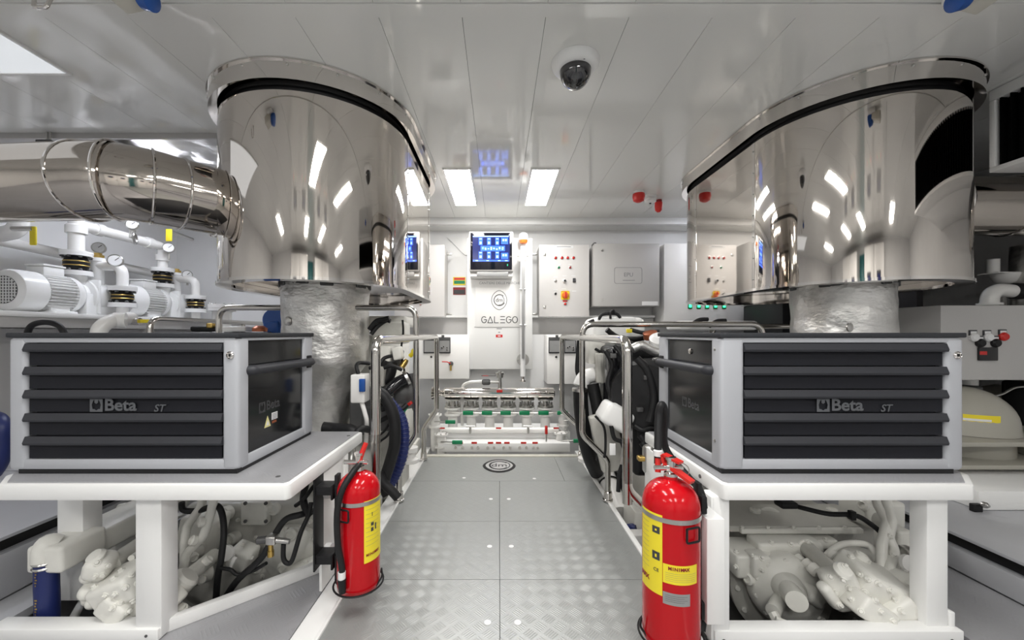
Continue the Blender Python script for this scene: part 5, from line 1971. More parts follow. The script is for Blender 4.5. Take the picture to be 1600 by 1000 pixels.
# plug box
cast(el, 'plug_box', 563, 606, 1.80, 22, 44, 0.08, 'pvc', 0.008)
cast(el, 'blue_tab', 566, 602, 1.755, 9, 20, 0.015, 'blue', 0.003)
pipe(el, 'power_cable', [(565, 628, 1.78), (570, 645, 1.78), (573, 660, 1.79), (572, 690, 1.85)], 0.010, 'pvc')
pipe(el, 'power_cable', [(560, 584, 1.79), (557, 572, 1.8), (562, 567, 1.85), (577, 568, 1.9)], 0.009, 'rubber')
# low hoses by the table corner
pipe(el, 'low_hose', [(505, 668, 1.78), (525, 670, 1.78), (548, 672, 1.76), (556, 678, 1.76)], 0.026, 'rubber', seg=14)
pipe(el, 'low_hose', [(556, 690, 1.72), (558, 676, 1.72), (566, 670, 1.74), (580, 672, 1.8)], 0.016, 'rubber')
pipe(el, 'fuel_line', [(549, 690, 1.66), (548, 720, 1.62), (540, 760, 1.6)], 0.018, 'steel')
cast(el, 'fuel_fitting', 553, 688, 1.66, 22, 8, 0.04, 'brass', 0.006)
turned(el, 'mount_foot', [(0.05, 0), (0.05, 0.02), (0.032, 0.03), (0.032, 0.06), (0.045, 0.065), (0.045, 0.09)], 641, 722, 2.35, (0, 0, 1), 'pvc')
# engine top clutter behind the chest
cast(el, 'loom', 330, 514, 2.45, 56, 8, 0.06, 'black', 0.01)
cast(el, 'yellow_cap', 330, 509, 2.42, 10, 8, 0.04, 'brass', 0.008)
cast(el, 'white_tray', 372, 514, 2.4, 40, 8, 0.1, 'pvc', 0.008)
turned(el, 'copper_cap', [(0.04, 0), (0.04, 0.02), (0.02, 0.035)], 406, 518, 2.3, (0, 0, 1), 'copper')
cast(el, 'dark_blue_reel', 428, 512, 2.45, 26, 22, 0.08, 'blue', 0.02)
turned(el, 'reel', [(0.07, 0), (0.07, 0.03)], 432, 500, 2.45, (0.1, -1, 0), 'blue', 24)
cast(el, 'top_plate', 380, 524, 2.55, 130, 10, 0.35, 'dark_metal', 0.01)

# ---------------------------------------------------------------- left gearbox under the table
gl_ = thing('gearbox', 'white cast marine gearbox with black cables under the left table', 'gearbox', (-0.95, 1.5, -0.30))
w = gl_
cast(w, 'main_housing', 415, 845, 1.72, 190, 150, 0.24, 'grey_cast', 0.03)
cast(w, 'lower_housing', 380, 905, 1.66, 150, 80, 0.18, 'grey_cast', 0.03)
turned(w, 'bearing_cap', [(0.11, 0), (0.11, 0.03), (0.09, 0.045), (0.07, 0.05), (0.04, 0.07)], 460, 860, 1.60, (0.1, -1, 0), 'white_cast', 36)
bolts_on(w, circle_pts(P(460, 860, 1.572), (0.1, -1, 0), 0.098, 10), (0.1, -1, 0), 0.010, 0.012, 'white_cast')
for (u, v, r) in ((358, 800, 0.028), (420, 792, 0.022), (408, 880, 0.03), (492, 905, 0.03), (370, 838, 0.024)):
    o = turned(w, 'boss', [(r, 0), (r, 0.03), (r * .75, 0.036), (r * .7, 0.02), (r * .3, 0.02)], u, v, 1.60, (-0.2, -1, 0.1), 'white_cast', 20)
cast(w, 'cover_plate', 400, 800, 1.58, 40, 36, 0.04, 'white_cast', 0.008)
bolts_on(w, [P(u, v, 1.555) for (u, v) in ((384, 786), (416, 786), (384, 814), (416, 814))], (0, -1, 0), 0.007, 0.008, 'dark_metal')
cast(w, 'rib_block', 380, 868, 1.50, 34, 30, 0.08, 'white_cast', 0.012, (10, 20, 0))
cast(w, 'lower_lug', 470, 895, 1.50, 60, 26, 0.10, 'white_cast', 0.015, (0, -22, 0))
turned(w, 'drain_disc', [(0.026, 0), (0.026, 0.010), (0.008, 0.014)], 356, 863, 1.38, (-0.1, -1, 0.2), 'pvc', 20)
cast(w, 'drain_tail', 364, 878, 1.375, 6, 16, 0.012, 'pvc', 0.003, (0, 25, 0))
pipe(w, 'stand_pipe', [(362, 868, 1.39), (366, 868, 1.55)], 0.008, 'steel', smooth=0)
# oil cooler with elbow and blue hose
cast(w, 'cooler_box', 107, 857, 1.25, 54, 40, 0.14, 'white_cast', 0.012)
G().box(P(86, 835, 1.30), P(150, 872, 1.30) + Vector((0, 0.40, 0)), 0.012, 3).obj('cooler_tank', 'white_cast', w)
pipe(w, 'cooler_elbow', [(88, 852, 1.22), (76, 850, 1.21), (70, 860, 1.2), (70, 876, 1.2)], 0.030, 'white_cast', seg=16)
hz = pipe(w, 'cooler_hose', [(73, 876, 1.2), (73, 910, 1.2), (74, 945, 1.2), (74, 1010, 1.2)], 0.028, 'blue_hose', seg=18)
for v in (876, 883):
    G().torus(P(73, v, 1.2), (0, 0, 1), 0.029, 0.004, seg=20, rs=6).obj('hose_clamp', 'steel', hz)
for (v0, v1) in ((893, 915), (938, 960)):
    for k in range(6):
        v = v0 + (v1 - v0) * k / 5
        label_wrap('hose_print', hz, (P(73, 0, 1.2).x, 1.2), 0.028, D(262 + 3 * (k % 2)), D(278 - 3 * (k % 3)), P(0, v + 2.4, 1.17).z, P(0, v, 1.17).z, 'brass', lift=0.0012, n=4)
# ring flange and housing beam
o = turned(w, 'ring_flange', [(0.030, 0), (0.038, 0.004), (0.038, 0.022), (0.026, 0.026), (0.020, 0.022), (0.020, 0.004), (0.010, 0.004)], 197, 800, 1.62, (-0.5, -1, 0.15), 'white_cast', 26)
cast(w, 'pipe_stub', 215, 797, 1.70, 40, 26, 0.10, 'white_cast', 0.02)
cast(w, 'upper_beam', 205, 838, 1.55, 110, 26, 0.12, 'white_cast', 0.012)
cast(w, 'beam_lug', 153, 850, 1.42, 14, 32, 0.05, 'white_cast', 0.008)
cast(w, 'shelf_plate', 200, 820, 1.62, 120, 5, 0.2, 'white_cast', 0.004)
cast(w, 'back_web', 230, 870, 1.70, 160, 70, 0.10, 'grey_cast', 0.02)
pipe(w, 'spool_tube', [(219, 852, 1.36), (172, 884, 1.22)], 0.028, 'grey_cast', smooth=0, seg=20)
turned(w, 'spool_collar', [(0.033, 0), (0.036, 0.004), (0.036, 0.016), (0.03, 0.02)], 219, 850, 1.36, (0.5, 0.7, 0.3), 'white_cast')
pipe(w, 'thin_rod', [(226, 858, 1.32), (205, 872, 1.24)], 0.009, 'white_cast', smooth=0)
# hydraulic pump cluster
cast(w, 'pump_knuckle', 157, 883, 1.20, 34, 34, 0.08, 'white_cast', 0.022, (10, 15, 20), 4)
turned(w, 'pump_cap', [(0.024, 0), (0.026, 0.006), (0.020, 0.016), (0.010, 0.018)], 152, 872, 1.19, (-0.2, -0.5, 0.8), 'white_cast', 18)
for (u, v, r) in ((142, 898, 0.022), (142, 922, 0.026), (150, 938, 0.022)):
    G().ball(P(u, v, 1.20), r, (1, 1.3, 1)).obj('pump_lobe', 'white_cast', w)
cast(w, 'pump_flange', 158, 915, 1.22, 40, 52, 0.05, 'white_cast', 0.018, (0, 8, 25), 4)
cast(w, 'pump_body', 196, 910, 1.20, 66, 40, 0.12, 'white_cast', 0.016, (14, -22, 0), 4)
cast(w, 'pump_arm', 188, 945, 1.17, 42, 34, 0.08, 'white_cast', 0.012, (0, 38, 0), 3)
cast(w, 'pump_arm', 215, 945, 1.20, 44, 30, 0.07, 'white_cast', 0.012, (0, -35, 0), 3)
cast(w, 'pump_fork', 200, 964, 1.18, 26, 22, 0.06, 'white_cast', 0.008, (0, 10, 0), 3)
# actuator
pipe(w, 'actuator_tube', [(334, 868, 1.46), (286, 908, 1.26)], 0.024, 'white_cast', smooth=0, seg=20)
turned(w, 'actuator_head', [(0.030, 0), (0.038, 0.01), (0.038, 0.05), (0.034, 0.055), (0.034, 0.11), (0.028, 0.12)], 297, 897, 1.26, (-0.62, -0.35, -0.70), 'white_cast', 26)
cast(w, 'actuator_clevis', 268, 938, 1.20, 36, 24, 0.05, 'white_cast', 0.012, (0, -45, 0))
sp_ = G()
for k in range(6):
    sp_.torus(P(278, 952 + 4 * k, 1.20), (0.1, 0, 1), 0.022, 0.004, seg=18, rs=6)
sp_.cyl(P(278, 948, 1.2), P(276, 976, 1.2), 0.019)
sp_.obj('bellows_boot', 'white_cast', w)
pipe(w, 'oil_pipe', [(318, 768, 1.40), (314, 792, 1.40), (292, 822, 1.40), (288, 850, 1.38), (288, 905, 1.36)], 0.014, 'white_cast', fil=0.05, smooth=0)
pipe(w, 'oil_pipe', [(336, 768, 1.36), (330, 800, 1.36), (318, 838, 1.36), (290, 866, 1.36), (284, 905, 1.34)], 0.014, 'white_cast', fil=0.05, smooth=0)
turned(w, 'solenoid', [(0.03, 0), (0.03, 0.06), (0.02, 0.07)], 325, 895, 1.42, (-0.3, -0.8, 0.2), 'white_cast', 20)
turned(w, 'solenoid', [(0.026, 0), (0.026, 0.05), (0.016, 0.06)], 312, 860, 1.46, (-0.3, -0.8, 0.2), 'grey_cast', 20)
cast(w, 'valve_bank', 318, 830, 1.52, 50, 56, 0.12, 'white_cast', 0.014, (0, 12, 0))
# cables
pipe(w, 'black_cable', [(284, 785, 1.42), (287, 797, 1.42), (310, 798, 1.40), (336, 790, 1.38), (346, 800, 1.36), (350, 830, 1.34), (346, 870, 1.32), (340, 905, 1.32), (337, 950, 1.34)], 0.010, 'rubber')
pipe(w, 'black_cable', [(345, 945, 1.34), (370, 908, 1.30), (408, 872, 1.29), (428, 838, 1.30), (446, 812, 1.31), (470, 804, 1.32), (496, 796, 1.40), (508, 780, 1.45)], 0.0105, 'rubber')
pipe(w, 'black_cable', [(345, 888, 1.31), (360, 890, 1.30), (372, 898, 1.30), (395, 892, 1.30), (416, 880, 1.29)], 0.006, 'rubber')
pipe(w, 'black_hose', [(443, 850, 1.28), (443, 872, 1.28), (449, 880, 1.28), (457, 874, 1.28), (470, 832, 1.30), (482, 805, 1.32), (486, 785, 1.34)], 0.0075, 'rubber')
pipe(w, 'black_strap', [(478, 756, 1.42), (474, 780, 1.36), (480, 800, 1.33), (484, 806, 1.33)], 0.012, 'rubber')
pipe(w, 'black_strap', [(462, 790, 1.36), (475, 780, 1.35), (490, 760, 1.38), (498, 757, 1.42)], 0.007, 'rubber')
cast(w, 'steel_fitting', 426, 842, 1.285, 16, 14, 0.035, 'steel', 0.006)
turned(w, 'fitting_nut', [(0.012, 0), (0.012, 0.03), (0.008, 0.032)], 418, 843, 1.28, (-1, -0.2, 0), 'dark_metal', 12)
turned(w, 'fitting_nut', [(0.009, 0), (0.009, 0.03), (0.008, 0.045)], 431, 844, 1.28, (1, 0, -0.1), 'steel', 12)
turned(w, 'fitting_nut', [(0.008, 0), (0.008, 0.02), (0.010, 0.021), (0.010, 0.04)], 423, 850, 1.28, (0, 0, -1), 'brass', 12)
# bearers below
G().box((-1.20, 1.25, -0.30), (-0.70, 1.75, -0.27), 0.004).obj('bed_plate', 'dark_metal', w)
on_surface(w, [(150, 900), (148, 918), (160, 898), (165, 930), (178, 905), (190, 892), (205, 898), (214, 912), (196, 918), (180, 928), (188, 942), (208, 938), (200, 955), (176, 950), (168, 884), (152, 880)], WASHER, 'white_cast', 'bolt_washer', sub=HEXNUT)
on_surface(w, [(345, 800), (372, 812), (380, 850), (392, 872), (410, 900), (432, 905), (455, 912), (478, 880), (488, 842), (470, 790), (445, 780), (400, 840), (375, 905), (485, 815)], WASHER, 'white_cast', 'bolt_washer', sub=HEXNUT)
on_surface(w, [(305, 845), (318, 815), (300, 870), (322, 878), (312, 905)], [(0.017, 0), (0.017, 0.014), (0.012, 0.018), (0.010, 0.012), (0.004, 0.012)], 'white_cast', 'oil_plug', 16)
on_surface(w, [(430, 795), (455, 835), (445, 885), (395, 925)], [(0.024, 0), (0.024, 0.016), (0.016, 0.022), (0.014, 0.016), (0.004, 0.016)], 'white_cast', 'core_plug', 20)
pipe(w, 'strut', [(104, 985, 1.20), (134, 930, 1.45)], 0.012, 'white_gloss', smooth=0)
pipe(w, 'strut', [(262, 930, 1.5), (305, 960, 1.30)], 0.010, 'white_gloss', smooth=0)

# ---------------------------------------------------------------- right gearbox under the table
gr_ = thing('gearbox', 'white cast marine gearbox with round bolted cover under the right table', 'gearbox', (1.05, 1.5, -0.30))
w = gr_
cast(w, 'main_housing', 1240, 865, 1.72, 200, 130, 0.22, 'grey_cast', 0.03)
cast(w, 'lower_housing', 1270, 930, 1.66, 150, 80, 0.2, 'grey_cast', 0.03)
G().box(P(1140, 822, 1.50), P(1345, 832, 1.50) + Vector((0, 0.36, 0)), 0.006).obj('top_cover', 'grey_cast', w)
cast(w, 'top_rim', 1250, 828, 1.50, 190, 8, 0.03, 'white_cast', 0.005)
g = G()
c = P(1205, 812, 1.62)
g.torus(c, (-0.3, -0.9, 0.5), 0.036, 0.013, seg=28, rs=10)
g.obj('ring_flange', 'white_cast', w)
turned(w, 'hatch', [(0.07, 0), (0.07, 0.012), (0.05, 0.014)], 1275, 806, 1.85, (0, -0.3, 1), 'white_cast')
cast(w, 'filter_block', 1165, 870, 1.46, 62, 36, 0.14, 'white_cast', 0.012)
cast(w, 'end_block', 1183, 880, 1.40, 28, 34, 0.06, 'white_cast', 0.010)
cast(w, 'cross_rail', 1225, 852, 1.46, 100, 22, 0.08, 'white_cast', 0.010)
cast(w, 'rail_step', 1270, 845, 1.50, 60, 14, 0.06, 'white_cast', 0.006)
ax = Vector((-0.22, -1, 0.10)).normalized()
turned(w, 'clutch_disc', [(0.165, 0), (0.165, 0.03), (0.15, 0.04), (0.12, 0.042)], 1213, 918, 1.46, ax, 'grey_cast', 44)
c = P(1213, 918, 1.46)
bolts_on(w, circle_pts(c + ax * 0.04, ax, 0.145, 12), ax, 0.010, 0.009, 'white_cast')
turned(w, 'round_cover', [(0.118, 0), (0.118, 0.035), (0.105, 0.055), (0.075, 0.07), (0.055, 0.085)], 1222, 915, 1.40, ax, 'white_cast', 44)
c = P(1222, 915, 1.40)
bolts_on(w, circle_pts(c + ax * 0.046, ax, 0.104, 11, 0.2), ax, 0.009, 0.010, 'white_cast')
turned(w, 'nose_hub', [(0.05, 0), (0.046, 0.03), (0.036, 0.05)], 1230, 918, 1.335, ax, 'white_cast', 30)
pipe(w, 'cover_nose', [(1232, 920, 1.31), (1245, 940, 1.23)], 0.031, 'white_cast', smooth=0, seg=24)
pipe(w, 'cover_arm', [(1222, 930, 1.34), (1208, 955, 1.27)], 0.022, 'white_cast', smooth=0, seg=20)
cast(w, 'cover_wedge', 1262, 926, 1.33, 36, 26, 0.08, 'white_cast', 0.014, (0, 35, 20), 3)
turned(w, 'plug', [(0.016, 0), (0.016, 0.02), (0.012, 0.022), (0.012, 0.034)], 1207, 958, 1.255, (0.1, -0.7, -0.5), 'white_cast', 8)
pipe(w, 'plug_rod', [(1212, 966, 1.22), (1255, 982, 1.20)], 0.006, 'white_cast', smooth=0)
pipe(w, 'spool_tube', [(1262, 858, 1.42), (1312, 902, 1.24)], 0.027, 'grey_cast', smooth=0, seg=20)
g = G()
g.torus(P(1262, 858, 1.42), P(1312, 902, 1.24) - P(1262, 858, 1.42), 0.030, 0.006, seg=24)
g.obj('spool_collar', 'white_cast', w)
for (u, v, r, Y) in ((1268, 886, 0.020, 1.32), (1258, 878, 0.017, 1.36), (1244, 872, 0.02, 1.40), (1228, 868, 0.02, 1.42)):
    turned(w, 'oil_plug', [(r, 0), (r, 0.02), (r * .7, 0.026)], u, v, Y, (0.2, -1, -0.3), 'white_cast', 16)
cast(w, 'pump_flange', 1316, 918, 1.22, 46, 60, 0.06, 'white_cast', 0.018, (0, -24, -20), 4)
turned(w, 'pump_cap', [(0.024, 0), (0.026, 0.006), (0.020, 0.016), (0.010, 0.018)], 1315, 893, 1.19, (0.1, -0.6, 0.8), 'white_cast', 18)
cast(w, 'pump_ear', 1296, 930, 1.20, 16, 44, 0.04, 'white_cast', 0.014, (0, -35, 0), 4)
cast(w, 'pump_body', 1362, 910, 1.24, 80, 44, 0.14, 'white_cast', 0.018, (12, 24, 0), 4)
cast(w, 'pump_arm', 1356, 950, 1.17, 60, 34, 0.08, 'white_cast', 0.012, (0, 34, 0), 3)
cast(w, 'pump_arm', 1398, 948, 1.18, 44, 34, 0.08, 'white_cast', 0.012, (0, -38, 0), 3)
cast(w, 'pump_fork', 1382, 966, 1.16, 24, 18, 0.05, 'white_cast', 0.008, (0, -10, 0), 3)
cast(w, 'pump_tail', 1418, 925, 1.26, 70, 60, 0.12, 'white_cast', 0.03, (0, 18, 15), 4)
pipe(w, 'pump_snout', [(1400, 905, 1.28), (1425, 920, 1.24), (1440, 938, 1.20)], 0.032, 'white_cast', seg=18)
cast(w, 'dome_casting', 1345, 890, 1.42, 70, 60, 0.12, 'white_cast', 0.035, (0, 15, 0), 4)
pipe(w, 'arched_pipe', [(1288, 872, 1.36), (1312, 852, 1.36), (1350, 850, 1.36), (1366, 862, 1.34), (1370, 880, 1.32)], 0.011, 'white_cast')
pipe(w, 'oil_pipe', [(1366, 765, 1.42), (1372, 790, 1.40), (1386, 815, 1.36), (1378, 850, 1.32), (1377, 905, 1.28)], 0.015, 'white_cast', fil=0.04, smooth=0)
pipe(w, 'oil_pipe', [(1382, 765, 1.40), (1388, 795, 1.38), (1393, 815, 1.35), (1388, 840, 1.34), (1398, 860, 1.32), (1390, 885, 1.28), (1388, 915, 1.26)], 0.015, 'white_cast', fil=0.04, smooth=0)
turned(w, 'eye_boss', [(0.026, 0), (0.026, 0.03), (0.016, 0.032), (0.014, 0.02)], 1370, 812, 1.44, (0.2, -1, 0.1), 'white_cast', 20)
cast(w, 'side_stand', 1395, 850, 1.44, 24, 60, 0.10, 'white_cast', 0.010)
cast(w, 'upper_casting', 1360, 795, 1.60, 60, 40, 0.14, 'white_cast', 0.015)
pipe(w, 'black_cable', [(1225, 786, 1.5), (1255, 794, 1.44), (1295, 803, 1.40), (1335, 805, 1.38), (1362, 820, 1.37), (1380, 838, 1.36), (1390, 865, 1.36)], 0.0085, 'rubber')
cast(w, 'cable_clip', 1331, 805, 1.375, 8, 14, 0.02, 'black', 0.003)
cast(w, 'connector', 1228, 787, 1.46, 26, 10, 0.05, 'black', 0.008)
cast(w, 'steel_fitting', 1418, 862, 1.32, 14, 14, 0.04, 'steel', 0.006)
pipe(w, 'fitting_elbow', [(1424, 860, 1.31), (1438, 858, 1.31), (1444, 866, 1.31), (1443, 874, 1.31)], 0.010, 'steel')
pipe(w, 'black_hose', [(1443, 872, 1.31), (1440, 880, 1.31), (1432, 880, 1.31), (1426, 872, 1.33)], 0.009, 'rubber')
turned(w, 'drain_disc', [(0.024, 0), (0.024, 0.010), (0.008, 0.014)], 1415, 878, 1.26, (0.1, -1, 0.2), 'pvc', 20)
cast(w, 'drain_tail', 1413, 892, 1.26, 7, 14, 0.012, 'pvc', 0.003)
G().box((0.72, 1.25, -0.30), (1.25, 1.75, -0.27), 0.004).obj('bed_plate', 'dark_metal', w)
on_surface(w, [(1298, 902), (1305, 925), (1318, 905), (1326, 918), (1330, 936), (1312, 945), (1344, 898), (1356, 905), (1372, 912), (1390, 922), (1352, 925), (1366, 938), (1400, 938), (1345, 955), (1376, 955), (1408, 955), (1426, 930), (1420, 912), (1336, 968), (1395, 970)], WASHER, 'white_cast', 'bolt_washer', sub=HEXNUT)
on_surface(w, [(1150, 862), (1150, 886), (1176, 868), (1190, 872), (1190, 890), (1205, 848), (1235, 850), (1262, 846), (1290, 844), (1160, 826), (1200, 826), (1240, 826), (1280, 826), (1320, 826), (1330, 870), (1320, 885), (1356, 878), (1390, 838), (1396, 868)], WASHER, 'white_cast', 'bolt_washer', sub=HEXNUT)
on_surface(w, [(1345, 872), (1300, 868), (1172, 905), (1350, 790), (1180, 800), (1300, 800)], [(0.020, 0), (0.020, 0.014), (0.013, 0.018), (0.011, 0.012), (0.004, 0.012)], 'white_cast', 'core_plug', 18)

# ---------------------------------------------------------------- right engine
er = thing('marine_engine', 'marine diesel engine with black cooler and white pipes behind right handrail', 'engine', (1.15, 2.3, -0.28))
G().box((0.82, 2.40, -0.12), (1.56, 3.45, 0.45), 0.03, 3).obj('block', 'dark_metal', er)
G().box((0.86, 2.42, 0.45), (1.50, 3.3, 0.70), 0.05, 4).obj('head', 'dark_metal', er)
G().box((0.80, 1.74, -0.20), (1.34, 2.40, 0.24), 0.04, 3).obj('flywheel_housing', 'grey_cast', er)
for yy in (1.9, 2.9):
    G().box((0.66, yy, -0.30), (0.82, yy + .18, 0.0), 0.01).obj('engine_mount', 'white_cast', er)
w = er
cast(w, 'air_filter_box', 958, 518, 2.5, 78, 42, 0.30, 'pump_white', 0.04, (0, 0, 0), 4)
cast(w, 'air_filter_lid', 955, 503, 2.48, 60, 14, 0.26, 'pump_white', 0.025, (0, 0, 0), 4)
pipe(w, 'carry_handle', [(936, 500, 2.36), (940, 492, 2.36), (952, 490, 2.36), (964, 491, 2.36), (969, 497, 2.36)], 0.010, 'rubber')
pipe(w, 'handle_hook', [(954, 498, 2.35), (954, 489, 2.35), (958, 485, 2.35), (961, 490, 2.35)], 0.007, 'rubber')
pipe(w, 'vent_hose', [(914, 512, 2.2), (920, 504, 2.2), (928, 500, 2.2)], 0.008, 'rubber')
cast(w, 'intercooler', 980, 600, 2.10, 70, 120, 0.25, 'black', 0.03, (0, 0, 0), 4)
G().box(P(952, 545, 1.95), P(972, 635, 1.95) + Vector((0, .12, 0)), 0.012).obj('cooler_panel', 'black_gloss', w)
turned(w, 'cooler_drum', [(0.15, 0), (0.17, 0.03), (0.17, 0.20), (0.15, 0.23)], 1020, 610, 2.0, (-0.6, -1, 0), 'rubber', 40)
turned(w, 'belt_wheel', [(0.20, 0), (0.20, 0.05), (0.18, 0.055), (0.05, 0.06)], 1010, 640, 2.1, (-0.7, -1, 0), 'black', 40)
cast(w, 'black_shroud', 1010, 690, 1.95, 60, 90, 0.2, 'black', 0.03)
cast(w, 'white_bracket', 930, 548, 2.25, 26, 40, 0.1, 'white_cast', 0.012)
cast(w, 'grey_bracket', 938, 575, 2.15, 14, 46, 0.05, 'grey_cast', 0.006)
pipe(w, 'silver_elbow', [(988, 545, 1.9), (1003, 540, 1.9), (1020, 548, 1.9), (1036, 553, 1.9)], 0.022, 'foil', seg=14)
turned(w, 'copper_cap', [(0.035, 0), (0.035, 0.03), (0.02, 0.035)], 1017, 528, 1.98, (-0.3, -0.3, 1), 'copper', 18)
turned(w, 'white_bottle', [(0.03, 0), (0.04, 0.01), (0.04, 0.05), (0.02, 0.07)], 1027, 540, 1.95, (-0.2, -0.6, 0.7), 'pump_white', 18)
for (pts, r, m) in (([(948, 515, 2.2), (965, 527, 2.2), (990, 530, 2.15), (1010, 526, 2.1)], 0.016, 'rubber'), ([(985, 515, 2.3), (1005, 520, 2.25), (1030, 518, 2.2)], 0.012, 'rubber'),
                    ([(905, 530, 2.3), (903, 555, 2.3), (902, 580, 2.3), (908, 596, 2.3)], 0.013, 'rubber'), ([(968, 600, 1.9), (985, 618, 1.88), (1000, 630, 1.86)], 0.006, 'pvc'),
                    ([(1020, 560, 1.85), (1030, 566, 1.85), (1037, 560, 1.85)], 0.005, 'steel'), ([(1016, 566, 1.85), (1026, 560, 1.85), (1036, 568, 1.85)], 0.005, 'steel')):
    pipe(w, 'hose', pts, r, m)
for (pts, r, m) in (([(946, 548, 1.93), (956, 570, 1.92), (950, 600, 1.92), (960, 630, 1.9)], 0.012, 'rubber'), ([(960, 540, 1.92), (972, 560, 1.9), (970, 600, 1.9), (978, 640, 1.88)], 0.010, 'rubber'),
                    ([(995, 560, 1.82), (1012, 580, 1.80), (1022, 620, 1.78), (1015, 660, 1.76)], 0.018, 'rubber'), ([(1000, 680, 1.8), (1012, 700, 1.78), (1008, 720, 1.76)], 0.014, 'rubber'),
                    ([(992, 665, 1.82), (1004, 672, 1.8), (1020, 668, 1.78), (1034, 676, 1.78)], 0.012, 'rubber'), ([(996, 600, 1.83), (1004, 606, 1.82), (1020, 604, 1.80)], 0.006, 'steel'),
                    ([(948, 528, 2.1), (962, 534, 2.08), (985, 536, 2.05), (1000, 545, 2.0)], 0.013, 'rubber'), ([(930, 545, 2.2), (940, 552, 2.18), (948, 566, 2.15)], 0.008, 'rubber'),
                    ([(1004, 690, 1.7), (1016, 705, 1.68), (1028, 712, 1.66)], 0.020, 'rubber'), ([(975, 548, 1.9), (976, 575, 1.9)], 0.008, 'label_silver')):
    pipe(w, 'engine_hose', pts, r, m)
for (u, v, Y) in ((958, 556, 1.9), (962, 610, 1.9), (975, 588, 1.9), (1000, 640, 1.8), (1018, 650, 1.8), (1010, 590, 1.8)):
    cast(w, 'clip', u, v, Y, 9, 7, 0.02, 'dark_metal', 0.003)
cast(w, 'yellow_tag', 983, 517, 2.15, 8, 6, 0.02, 'yellow', 0.002)
cast(w, 'yellow_tag', 954, 584, 1.93, 4, 6, 0.01, 'yellow', 0.002)
# charge pipe with rubber hose going down
pipe(w, 'charge_pipe', [(942, 585, 2.24), (927, 586, 2.21), (913, 591, 2.20), (907, 604, 2.19)], 0.043, 'pump_white', seg=20)
turned(w, 'hose_clamp', [(0.042, 0), (0.046, 0.002), (0.046, 0.018), (0.042, 0.02)], 907, 606, 2.19, (0, 0, -1), 'steel')
pipe(w, 'charge_hose', [(907, 606, 2.19), (908, 640, 2.19), (913, 680, 2.2), (922, 715, 2.24), (932, 738, 2.32)], 0.041, 'rubber', seg=20)
pipe(w, 'charge_hose_lower', [(926, 600, 2.16), (934, 640, 2.14), (942, 690, 2.12), (940, 720, 2.12)], 0.033, 'rubber', seg=18)
cast(w, 'silencer', 960, 650, 1.86, 46, 34, 0.14, 'pump_white', 0.022, (0, 30, 0), 4)
turned(w, 'silencer_nose', [(0.045, 0), (0.055, 0.02), (0.055, 0.08), (0.045, 0.09)], 948, 642, 1.84, (0.8, 0.2, -0.5), 'pump_white', 28)
cast(w, 'silencer_bracket', 975, 640, 1.88, 16, 30, 0.06, 'steel', 0.006, (0, 20, 0))
cast(w, 'grey_guard', 950, 690, 2.05, 40, 90, 0.06, 'grey_cast', 0.01, (0, -14, 0))
pipe(w, 'fuel_hose', [(955, 665, 1.8), (960, 685, 1.8), (972, 692, 1.8), (975, 715, 1.8), (968, 740, 1.8), (966, 768, 1.8)], 0.010, 'rubber')
pipe(w, 'fuel_hose', [(930, 650, 1.85), (944, 668, 1.85), (946, 700, 1.85), (944, 715, 1.85)], 0.006, 'rubber')
pipe(w, 'steel_hose', [(978, 680, 1.78), (975, 700, 1.78), (970, 725, 1.78)], 0.009, 'steel')
cast(w, 'white_tag', 957, 702, 1.79, 9, 18, 0.006, 'label_white', 0.001)
turned(w, 'fuel_filter', [(0.02, 0), (0.026, 0.01), (0.026, 0.10), (0.02, 0.11)], 1014, 738, 1.6, (0, 0, 1), 'steel')
cast(w, 'brass_fitting', 1004, 716, 1.6, 16, 8, 0.03, 'brass', 0.006)
pipe(w, 'floor_pipe', [(938, 715, 2.46), (949, 748, 2.33), (959, 775, 2.22), (968, 802, 2.12)], 0.052, 'pvc', seg=20)
g = G()
for q in ((944, 733, 2.39), (951, 754, 2.305)):
    g.torus(P(*q), P(959, 775, 2.22) - P(938, 715, 2.46), 0.054, 0.005, seg=22)
g.obj('pipe_strap', 'rubber', w)
turned(w, 'mount_foot', [(0.05, 0), (0.05, 0.02), (0.032, 0.03), (0.032, 0.06), (0.045, 0.065), (0.045, 0.09)], 916, 720, 2.38, (0, 0, 1), 'pvc')
cast(w, 'junction_box', 1000, 842, 1.80, 34, 22, 0.06, 'pvc', 0.006)
pipe(w, 'blue_hose', [(975, 834, 1.95), (984, 827, 1.93), (996, 828, 1.9)], 0.026, 'blue_hose')
for (u, v) in ((1092, 500), (1120, 502)):
    pipe(w, 'black_lever', [(u - 12, v + 8, 2.3), (u, v, 2.3), (u + 14, v - 1, 2.3)], 0.012, 'rubber')
cast(w, 'white_rocker', 1110, 509, 2.45, 120, 14, 0.2, 'pump_white', 0.02)

# ================================================================== RIGHT SIDE EQUIPMENT
yF = 1.98
a, b = P(1470, 477, yF), P(1700, 594, yF)
t = thing('switch_box', 'grey wall box with five switches and small display, right of the chest', 'switch box', ((a.x + b.x) / 2, yF, b.z))
G().box((a.x, yF, b.z), (3.28, yF + 0.38, a.z), 0.005).obj('housing', 'grey_cab', t)
for (u, v, m) in ((1519, 525, 'label_white'), (1541, 525, 'label_white'), (1565, 524, 'red_plastic'), (1529, 534, 'black'), (1553, 534, 'black')):
    c = P(u, v, yF)
    o = turned(t, 'switch', [(0.020, 0), (0.022, 0.012), (0.016, 0.02)], u, v + 2, yF, (0, -1, 0), m, 18)
    G().box(c + Vector((-.020, -.006, .002)), c + Vector((.020, 0, .030)), 0.002).obj('switch_tag', 'print_dark', o)
    G().box(c + Vector((-.015, -.0075, .010)), c + Vector((.015, -.006, .024))).obj('tag_print', 'label_white', o)
